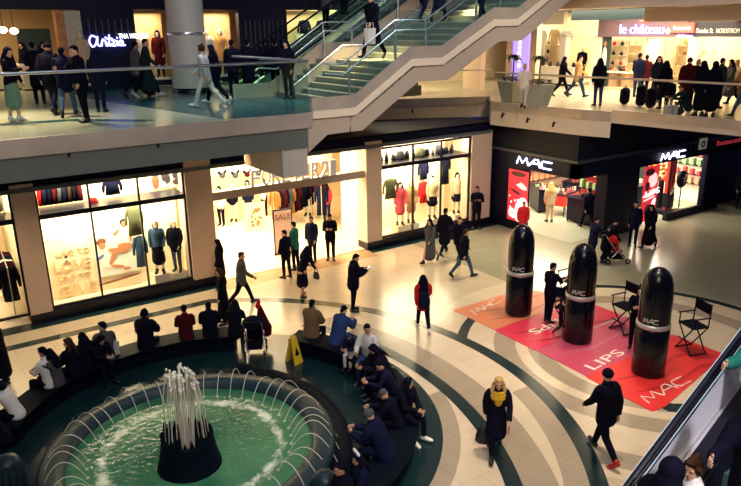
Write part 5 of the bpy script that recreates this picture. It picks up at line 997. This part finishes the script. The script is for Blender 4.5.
# --- pushchairs
def buggy(c, rz, lab, canopy, extra=None):
    t = thing('pushchair', lab, 'pushchair', c, rz)
    for s in (-1, 1):
        MB().tube([(s*.22, -.45, 1.02), (s*.22, -.15, .6), (s*.23, .38, .10)], .016, 8).build('frame_tube', CHROME, t, True); MB().tube([(s*.22, .1, .55), (s*.23, -.32, .10)], .016, 8).build('frame_tube', CHROME, t, True)
        for y in (.38, -.32):
            w = MB(); w.lathe((0, 0, 0), [(.05, -.02), (.09, -.02), (.09, .02), (.05, .02)], 18, close=True); o = w.build('wheel', BLK, t, True); o.matrix_local = Matrix.Translation((s*.24, y, .09)) @ Matrix.Rotation(R(90), 4, 'Y')
    MB().tube([(-.22, -.45, 1.02), (.22, -.45, 1.02)], .02, 8).build('handlebar', BLK, t, True)
    MB().tube([(0, .18, .42), (0, -.06, .44), (0, -.18, .86)], [(.19, .05), (.20, .06), (.18, .05)], 10, ref=(1, 0, 0)).build('seat', cloth(C[canopy]), t, True)
    MB().lathe((0, 0, 0), [(.30*math.cos(R(a)), .26*math.sin(R(a))) for a in range(0, 91, 15)], 20, 0, 180, 360).build('canopy', cloth(C[canopy]), t, True).location = (0, -.08, .80)
    MB().box((-.18, -.2, .16), (.18, .2, .32)).build('basket', cloth(C['k']), t); return t
q = G(256, 352, 0); b1 = buggy((q.x, q.y, 0), R(-30), 'dark pushchair with metal frame parked behind the bench', 'k'); t = thing('red_jacket', 'red jacket draped over the dark pushchair', 'jacket', (q.x+.30, q.y+.25, .0), R(-30)); MB().tube([(0, 0, 1.10), (.02, 0, .85), (.10, 0, .50), (.14, 0, .30)], [(.05, .04), (.12, .08), (.18, .09), (.12, .06)], 12, ref=(1, 0, 0)).build('jacket_body', cloth(C['m']), t, True); MB().tube([(-.05, 0, 1.1), (-.02, 0, 1.25)], [.07, .04], 8).build('hood', cloth(C['r']), t, True)
q = G(614, 262, 0); buggy((q.x, q.y, 0), R(-120), 'child buggy with red seat near the cosmetics store', 'r'); person((q.x+.05, q.y, .32), .95, 150, 'sit', 'jacket:p', 'trousers:k', 'short:k', 'small child in pink sitting in the red buggy')
# --- seated around the fountain
sit(4, 408, 'out', 1.70, 'sitlean', 'jacket:k', 'trousers:k', 'short:k', 'person with short black hair, lowest of the seated row at left edge', z=1.1)
sit(29, 381, 'out', 1.68, 'sitlean', 'shirt:w', 'trousers:k', 'bob:k', 'woman in white top bending forward on bench at left')
p = sit(42, 352, 'out', 1.76, 'sit', 'tee:w', 'trousers:k', 'short:k', 'man in white tee with black cross strap on bench', skin='m')
MB().tube([(-.15, -.02, .45), (-.03, -.135, .30), (.14, -.125, .05), (.17, 0, 0)], [(.025, .012)]*4, 6).build('strap', cloth(C['k']), p, True)
sit(56, 352, 'out', 1.64, 'sit', 'jacket:g', 'trousers:k', 'long:k', 'person in grey top right of the white tee man')
sit(68, 341, 'out', 1.68, 'sitturn', 'jacket:k', 'trousers:k', 'long:br', 'woman with long brown hair in black jacket fourth along the left bench')
sit(88, 337, 'out', 1.66, 'sit', 'jacket:k', 'trousers:k', 'long:k', 'woman with long black hair beside man in grey jumper')
sit(104, 329, 'out', 1.76, 'sitturn', 'jacket:g', 'trousers:k', 'short:k', 'man in grey jumper turning on the left bench', turn=-20)
sit(124, 345, 'in', 1.62, 'sitlean', 'jacket:k', 'trousers:k', 'hood:k', 'hooded person in black bent towards the fountain')
sit(142, 316, 'out', 1.78, 'sitturn', 'coat:k' if False else 'puffer:k', 'trousers:k', 'bun:k', 'person in black puffer with hair tied up, reaching right', turn=-40)
sit(184, 309, 'out', 1.70, 'sit', 'jacket:m', 'trousers:k', 'short:k', 'person in maroon jacket directly behind the fountain plume')
sit(208, 307, 'out', 1.70, 'sit', 'puffer:k', 'trousers:k', 'short:k', 'person in black jacket right of the maroon jacket on bench')
sit(230, 312, 'out', 1.66, 'sitlean', 'jacket:k', 'trousers:k', 'long:k', 'person in black leaning forward left of the pushchair')
sit(319, 300, 'out', 1.78, 'sit', 'puffer:t', 'trousers:k', 'short:k', 'man in brown jacket seen from behind on bench', skin='m')
sit(340, 314, 'out', 1.74, 'sitlean', 'puffer:b', 'trousers:n', 'short:k', 'man in royal blue jacket leaning forward beside brown jacket', z=1.15)
sit(356, 330, 'in', 1.25, 'sitlean', 'jacket:n', 'trousers:l', 'beanie:b', 'child in bright blue beanie and pale trousers', turn=20, z=1.0)
sit(373, 328, 'in', 1.80, 'sitturn', 'jacket:l', 'trousers:b', 'short:k', 'bearded man in pale grey sweater and jeans', turn=30, skin='m')
sit(390, 346, 'in', 1.74, 'sitlean', 'puffer:k', 'trousers:k', 'long:k', 'woman with big black hair right of the pale sweater man', skin='m', z=1.2)
sit(386, 372, 'in', 1.62, 'sitlean', 'jacket:n', 'trousers:k', 'short:k', 'person in navy bending low below big black hair woman', z=.95)
p = sit(409, 380, 'out', 1.70, 'sitturn', 'jacket:k', 'trousers:k', 'long:k', 'woman with fur-trimmed black jacket facing outward on the near bench', turn=-40, shoe='w')
MB().tube([(-.16, .06, .44), (-.19, .10, .22), (-.16, .14, .02), (-.05, .17, -.02)], [.03, .035, .035, .025], 8).build('fur_trim', mat('fur', (.50, .38, .22), .9), p, True)
sit(402, 398, 'in', 1.60, 'sitlean', 'jacket:k', 'trousers:k', 'cap:g', 'person in grey cap and black behind the navy jacket', z=1.05)
sit(383, 422, 'in', 1.78, 'sitlean', 'puffer:n', 'trousers:n', 'beanie:g', 'man in navy jacket and grey beanie holding a phone', z=1.15)
p = sit(367, 458, 'in', 1.64, 'sit', 'jacket:n', 'trousers:k', 'long:k', 'girl with large white hair bow sitting at lower right of pool', skin='m', z=1.2, turn=65)
w = MB(); [w.ell((s*.06, -.02, .13), (.07, .03, .04)) for s in (-1, 1)]; w.ell((0, -.02, .13), (.025, .03, .03)); o = w.build('hair_bow', cloth(C['w']), p, True); J_ = PC[('J', 'sit')]; o.matrix_local = Matrix.Translation(J_['hc']) @ J_['hm'].to_4x4()
sit(351, 473, 'in', 1.74, 'sit', 'jacket:k', 'trousers:k', 'short:k', 'dark-haired man with clasped hands at bottom of picture beside bow girl', skin='m', z=1.2, turn=60)
q = G(134, 371, .35); sbag((BC.x+3.95*math.cos(R(103)), BC.y+3.95*math.sin(R(103)), .455), 'l', 'pale carrier bag standing on the bench behind the plume', R(10), .34, .34)
# --- things near the fountain
q = G(294, 362, 0); t = thing('wet_floor_sign', 'yellow folding wet floor sign on dark floor', 'sign', (q.x, q.y, 0), R(20)); YEL = mat('yellow_plastic', (.75, .48, .03), .45)
for s in (-1, 1):
    MB().add([(-.15, s*.17, 0), (.15, s*.17, 0), (.10, s*.02, .68), (-.10, s*.02, .68), (-.15, s*.15, 0), (.15, s*.15, 0), (.10, 0, .68), (-.10, 0, .68)], [(0, 1, 2, 3), (7, 6, 5, 4), (0, 4, 5, 1), (1, 5, 6, 2), (2, 6, 7, 3), (3, 7, 4, 0)]).build('leaf', YEL, t)
    MB().add([(-.08, s*.13, .22), (.08, s*.13, .22), (.0, s*.085, .45)], [(0, 1, 2)]).build('warning_mark', BLK, t)
MB().tube([(-.06, 0, .67), (-.05, 0, .75), (.05, 0, .75), (.06, 0, .67)], .014, 6).build('handle', YEL, t, True)
# --- left upper walkway
stand(17, 121, ZL, 1.68, -40, 'hold', 'shirt:k', 'skirt:sg', 'long:k', 'woman in black top and pale green skirt at left edge upstairs', shoe='w')
stand(56, 114, ZL, 1.80, 60, 'walka', 'puffer:k', 'trousers:n', 'cap:k', 'tall man in black jacket and cap walking away upstairs')
stand(41, 104, ZL, 1.72, 80, 'stand', 'coat:k', 'trousers:k', 'short:k', 'person in black coat left of the tall cap man')
stand(70, 116, ZL, 1.70, 70, 'walkb', 'puffer:n', 'trousers:j', 'short:k', 'person in navy with faded jeans between cap man and red scarf')
p = stand(86, 122, ZL, 1.70, 200, 'hold', 'jacket:k', 'trousers:k', 'short:k', 'person in black with red scarf at the glass railing upstairs'); MB().lathe((0, 0, .56), [(.08, .0), (.12, -.03), (.10, -.09), (.07, -.05)], 16, close=True).build('scarf', cloth(C['r']), p, True)
stand(102, 112, ZL, 1.55, 60, 'stand', 'puffer:n', 'trousers:n', 'hood:n', 'shorter person in navy hooded jacket right of red scarf person')
stand(139, 97, ZL, 1.72, 10, 'walkb', 'jacket:g', 'trousers:k', 'short:k', 'person in grey top beside green coat man upstairs', skin='m')
stand(149, 97, ZL, 1.82, -20, 'walka', 'longcoat:te', 'trousers:k', 'short:k', 'man in long dark green coat before the script sign', shoe='l')
stand(208, 107, ZL, 1.68, 140, 'walka', 'jacket:l', 'trousers:w', 'bun:br', 'woman in white outfit walking left beside the round column', shoe='w')
stand(217, 104, ZL, 1.66, 140, 'walkb', 'jacket:k', 'trousers:k', 'long:k', 'person in black close behind the white outfit woman', shoe='l')
stand(235, 98, ZL, 1.70, 60, 'stand', 'jacket:k', 'trousers:k', 'short:k', 'dim person in black left of the escalator newel')
stand(250, 97, ZL, 1.70, 50, 'stand', 'coat:k', 'trousers:k', 'short:k', 'dim person in black coat at the escalator newel')
stand(289, 99, ZL, 1.66, 215, 'stand', 'jacket:k', 'trousers:k', 'long:k', 'woman with long dark hair and black jacket at foot of the stair')
stand(266, 88, ZL, 1.62, 60, 'stand', 'puffer:n', 'trousers:k', 'short:k', 'person in dark blue between newel and stair foot')
stand(277, 93, ZL, 1.66, 60, 'stand', 'jacket:k', 'trousers:k', 'short:k', 'person in black just left of the stair-foot woman')
for i, (px, Y, tp) in enumerate(((26, 27.6, 'k'), (36, 28.4, 'be'), (46, 27.2, 'k'))):
    q = onY(px, 70, Y); person((q.x, Y, ZL+.01), 1.66, 200+i*30, 'look', 'jacket:'+tp, 'trousers:k', 'long:k', ('shopper in black deep in the far left store', 'shopper in beige deep in the far left store', 'shopper in black beside tall white table')[i])
# --- on the stair
p = person((G(373, 58, 7.06).x, G(373, 58, 7.06).y, 7.07), 1.80, 200, 'walkb', 'coat:k', 'trousers:k', 'short:k', 'man in black coat with white bag coming down the stair'); q = hand_of(p, 'walkb', 'L'); sbag((q.x, q.y, q.z-.50), 'w', 'white paper bag carried by the man on the stair', R(20), .34, .42)
for px, lab, top, pose, hd in ((424, 'person in black at second landing beside the handrail', 'jacket:k', 'walka', 20), (439, 'person in navy at second landing right of handrail', 'coat:n', 'walkb', 30), (481, 'man in dark blue on stair near the steel side', 'jacket:n', 'walka', 200)):
    q = onX(px, 25, 14.65); person((14.65, min(19.1, max(15.1, q.y)), 8.03), 1.74, hd, pose, top, 'trousers:n', 'short:k', lab)
person((16.9, 16.0, 8.95), 1.72, 20, 'climb', 'jacket:n', 'trousers:n', 'short:k', 'person in navy climbing the topmost flight of the stair')
q = onY(345, 30, 22.6); person((q.x, 22.6, ZL+(q.x-10.0)*math.tan(R(30))+.03), 1.72, 20, 'stand', 'jacket:k', 'trousers:k', 'long:k', 'person in black riding the farther escalator'); q = onY(335, 34, 22.6); person((q.x-.4, 22.55, ZL+(q.x-.4-10.0)*math.tan(R(30))+.03), 1.6, 20, 'stand', 'jacket:g', 'trousers:k', 'short:k', 'person in grey behind another on the farther escalator')
# --- behind the stair, middle walkway
stand(416, 93, ZR, 1.72, 20, 'walka', 'jacket:k', 'trousers:k', 'short:k', 'person in black walking beneath the stair, legs showing'); stand(404, 92, ZR, 1.70, 200, 'stand', 'jacket:ol', 'trousers:g', 'short:k', 'person in grey trousers beneath the stair left of another')
bx = onX(462, 80, 24.0)
# --- right upper walkway
stand(561, 96, ZR, 1.68, -40, 'walka', 'jacket:k', 'trousers:k', 'long:k', 'woman in black with dark hair leading the walkers upstairs right')
stand(576, 97, ZR, 1.74, -40, 'walkb', 'jacket:bl', 'trousers:b', 'short:k', 'man in tan coat and jeans upstairs behind the black-haired woman')
stand(597, 106, ZR, 1.72, 60, 'stand', 'jacket:k', 'trousers:b', 'long:k', 'woman in black top and patterned jeans at the right railing')
stand(523, 108, ZR, 1.64, 215, 'walka', 'tee:w', 'trousers:l', 'short:bl', 'pale-dressed blonde woman standing between the palm planters')
RP = [(636, 97, 1.76, 10, 'stand', 'jacket:n', 'trousers:b', 'short:k', 'man in navy leaning beside dark luggage, leftmost of the large group'), (643, 97, 1.68, 30, 'stand', 'jacket:m', 'trousers:k', 'short:k', 'person in dark maroon right of the navy man'), (655, 102, 1.72, 200, 'look', 'coat:k', 'trousers:k', 'long:k', 'woman with long dark hair left of the pink column'),
  (662, 109, 1.66, 60, 'stand', 'coat:k', 'trousers:k', 'long:k', 'woman in black coat at the railing below pink column'), (684, 111, 1.78, 40, 'stand', 'puffer:m', 'trousers:k', 'beanie:m', 'person in maroon jacket and cap in the group'), (692, 111, 1.72, 20, 'look', 'jacket:k', 'trousers:k', 'short:bl', 'person in black with light brown hair beside maroon jacket'),
  (698, 116, 1.74, 60, 'stand', 'longcoat:k', None, 'long:k', 'woman in long black coat at railing middle of the group'), (709, 117, 1.74, 50, 'stand', 'longcoat:k', None, 'scarf:k', 'person in black headscarf and long coat at the railing'), (716, 108, 1.72, -20, 'stand', 'jacket:te', 'trousers:k', 'short:k', 'person in teal jacket behind the headscarf person'),
  (727, 106, 1.70, 150, 'walkb', 'coat:g', 'trousers:k', 'long:k', 'woman in grey coat walking left near the right edge upstairs'), (739, 116, 1.68, 150, 'walka', 'jacket:o', 'trousers:j', 'long:k', 'person in rust top and jeans cropped at the right edge'), (733, 104, 1.66, 150, 'walka', 'jacket:be', 'trousers:k', 'short:bl', 'blond person in beige behind the rust top person')]
for a in RP: stand(*a[:2], ZR, *a[2:])
q = G(668, 113, ZR); person((q.x, q.y, ZR+.01), 1.15, 200, 'stand', 'jacket:k', 'trousers:k', 'short:k', 'small child in black below the pink column'); q = G(686, 115, ZR); person((q.x, q.y, ZR+.01), 1.5, 150, 'crouch', 'jacket:te', 'trousers:te', 'short:br', 'person in grey green crouching at the railing over bags')
def suitcase(px, py, lab, h=.78):
    q = G(px, py, ZR); t = thing('suitcase', lab, 'luggage', (q.x, q.y, ZR+.005), R(20)); MB().tube([(0, 0, .16), (0, 0, h-.1)], [(.27, .17), (.27, .17)], 12, ref=(1, 0, 0)).build('case', cloth(C['k']), t, True); MB().tube([(-.08, 0, h), (-.08, 0, h+.12), (.08, 0, h+.12), (.08, 0, h)], .012, 6).build('handle', BLK, t.children[0], True)
    for s in (-1, 1): MB().ell((s*.15, 0, .035), (.03, .02, .035)).build('wheel', BLK, t, True)
suitcase(624, 105, 'dark suitcase leftmost at the right railing', .6); suitcase(640, 107, 'dark suitcase second along the right railing', .75); suitcase(650, 109, 'dark suitcase third along the right railing', .7)
for i, px in enumerate((667, 673)): q = G(px, 115.5, ZR); sbag((q.x, q.y, ZR+.005), 'l', ('pale carrier bag at feet of the small child', 'pale carrier bag beside the crouching person')[i], R(60), .3, .32)
# --- on the near escalator
def project(p): d = V(p)-CAM; k = F_PX/d.dot(FW); return 370.5+k*d.dot(RT), 243-k*d.dot(UP)
def rider(px, py, H, pose, top, bot, hair, lab, hd, **k):
    er = V((math.cos(PH), math.sin(PH), 0)); sr = V((math.sin(PH), -math.cos(PH), 0)); best = None
    n = int((X1-.5-X0)/.38)
    for i in range(n):
        for j in range(8):
            s = .45+.1*j; x = X0+.2+i*.38+.2; w_ = P0+er*x+sr*s; z = P0.z+zx(X0+.2+i*.38)-.92
            a, b = project((w_.x, w_.y, z+H*.98)); e = (a-px)**2+(b-py)**2
            if best is None or e < best[0]: best = (e, w_, z)
    e, w_, z = best; print('rider', lab, e, w_, z); return person((w_.x, w_.y, z), H, hd, pose, top, bot, hair, lab, **k)
HD = math.degrees(PH)
rider(667, 438, 1.72, 'stand', 'puffer:k', 'trousers:k', 'hood:k', 'person in black hood riding the near escalator', HD)
rider(706, 455, 1.35, 'look', 'tee:w', 'trousers:k', 'bun:br', 'brown-haired girl in white top below on the near escalator', HD+150)
rider(772, 378, 1.74, 'hold', 'jacket:k', 'trousers:k', 'short:k', 'person in black with hand on the near escalator rail, right edge', HD+180)
rider(782, 330, 1.70, 'hold', 'jacket:e', 'trousers:k', 'short:k', 'person in green sleeve holding the near escalator handrail', HD+170)
# ------------------------------------------------------------------ lights
def area(name, loc, size, energy, col, rot=(0, 0, 0), sy=None, spread=180):
    l = bpy.data.lights.new(name, 'AREA'); l.energy = energy; l.color = col; l.size = size; l.spread = R(spread)
    if sy: l.shape = 'RECTANGLE'; l.size_y = sy
    o = bpy.data.objects.new(name, l); COL.objects.link(o); o.location = loc; o.rotation_euler = rot; return o
def spot(name, loc, to, energy, col, ang, blend=.6, rad=.4):
    l = bpy.data.lights.new(name, 'SPOT'); l.energy = energy; l.color = col; l.spot_size = R(ang); l.spot_blend = blend; l.shadow_soft_size = rad
    o = bpy.data.objects.new(name, l); COL.objects.link(o); o.location = loc; o.rotation_euler = (V(to)-V(loc)).to_track_quat('-Z', 'Y').to_euler(); return o
WARM, CRM, CLD = (1, .68, .38), (1, .82, .52), (.62, .78, 1)
# windows and store interiors
area('window_light', (4.7, 20.85, 3.95), 4, 330, CRM, sy=.8); area('window_light', (16.3, 21.0, 3.95), 4, 360, CRM, sy=.9); area('window_light', (4.7, 20.9, 2.9), 4, 200, CRM, sy=.6); area('window_light', (16.3, 21.0, 2.88), 4, 220, CRM, sy=.6)
area('shop_light', (10.4, 23.6, 3.95), 5, 1050, CRM, sy=5); area('shop_light', (10.4, 21.2, 3.95), 5, 260, CRM, sy=1.2); area('shop_light', (0.5, 22.5, 3.95), 3, 260, CRM, sy=3)
area('cosmetics_light', (22.4, 19.6, 3.0), 3.5, 700, (1, .85, .6), sy=5); area('cosmetics_light', (27, 18, 3.0), 2.5, 520, (1, .88, .66), sy=2)
# ground hall: warm downlights along store side and a pool of light right of the fountain
for x in (7.6, 11.5, 15.5): spot('hall_downlight', (x, 17.2, 4.9 if x < 9 else 8.5), (x, 17.6, 0), 420 if x < 9 else 1100, (1, .58, .27), 110, .8)
spot('hall_downlight', (1.5, 17.6, 4.9), (1.8, 18.2, 0), 200, (1, .70, .40), 110, .8)
spot('hall_spot', (10.2, 8.2, 14), (10.0, 8.6, 0), 4600, (1, .78, .52), 46, .9, .8)
spot('hall_spot', (15.5, 11.0, 14), (14.3, 10.6, 0), 3000, (1, .76, .52), 44, .9, .8)
spot('hall_spot', (16.6, 15.6, 8), (16.6, 15.8, 0), 2300, (1, .90, .58), 66, .8, .5)
spot('pool_fill_spot', (3.4, 11.0, 9), (3.4, 11.0, 0), 520, (.9, 1, .85), 40, .5, .4)  # added spot, brightens the pool water and streams; no fixture there
spot('fill_spot', (8, 2, 13.5), (12.5, 14.8, 6.6), 2600, (1, .88, .74), 46, .8, .6); spot('fill_spot', (10, 6, 12), (19.4, 17.5, 4.6), 1100, (1, .84, .66), 34, .8, .6); spot('fill_spot', (3.5, -2.5, 10), (5.2, 2.8, 4.2), 1700, (.95, .92, 1), 50, .7, .4)  # added fill spots for stair side, right fascia and near escalator panel
area('skylight', (8, 8, 17), 14, 600, (.75, .88, 1), sy=14)
area('front_fill', (1.5, 1.0, 12.5), 6, 750, (1, .82, .64), (V((12, 17, 4))-V((1.5, 1, 12.5))).to_track_quat('-Z', 'Y').to_euler(), 6)  # added frontal fill from the camera side, lifts fascias and stair
# upper levels
area('upper_store_light', (0.5, 28.5, 9.1), 4, 260, WARM, sy=3); area('upper_window_light', (8.1, 26.4, 8.5), .9, 50, WARM, sy=.5); area('upper_window_light', (10.7, 26.4, 8.5), 1.3, 70, WARM, sy=.5); area('upper_window_light', (15.2, 26.8, 8.5), 2.5, 90, CRM, sy=.8)
spot('walkway_fill', (2.5, 19.5, 10.5), (1.5, 18.0, ZL), 2200, (1, .78, .5), 80, .8); spot('walkway_fill', (7.5, 19.0, 11), (7.4, 18, ZL), 900, (.9, .95, 1), 70, .8)  # unseen spots added to brighten the left walkway floor and escalators
spot('stair_light', (13, 15, 13), (12.5, 16.5, 7), 330, (.85, .95, 1), 70, .8)
area('right_store_light', (30, 21, 8.5), 3, 3600, CRM, sy=13); area('right_walk_light', (25, 17.5, 8.45), 4, 1100, (1, .78, .52), sy=7); area('right_walk_light', (18.5, 26.8, 9.0), 3, 900, CRM, sy=3); area('right_walk_light', (25, 24, 8.8), 3, 1500, CRM, sy=5)
W = bpy.data.worlds.new('world'); S.world = W; W.use_nodes = True; W.node_tree.nodes['Background'].inputs[0].default_value = (.20, .30, 1.0, 1); W.node_tree.nodes['Background'].inputs[1].default_value = .055
S.view_settings.view_transform = 'Standard'; S.view_settings.look = 'None'; S.view_settings.exposure = .35; S.view_settings.gamma = 1; S.view_settings.use_curve_mapping = False
S.cycles.use_denoising = True; S.cycles.max_bounces = 8; S.cycles.transparent_max_bounces = 16; S.cycles.sample_clamp_indirect = 4; S.cycles.caustics_reflective = False; S.cycles.caustics_refractive = False
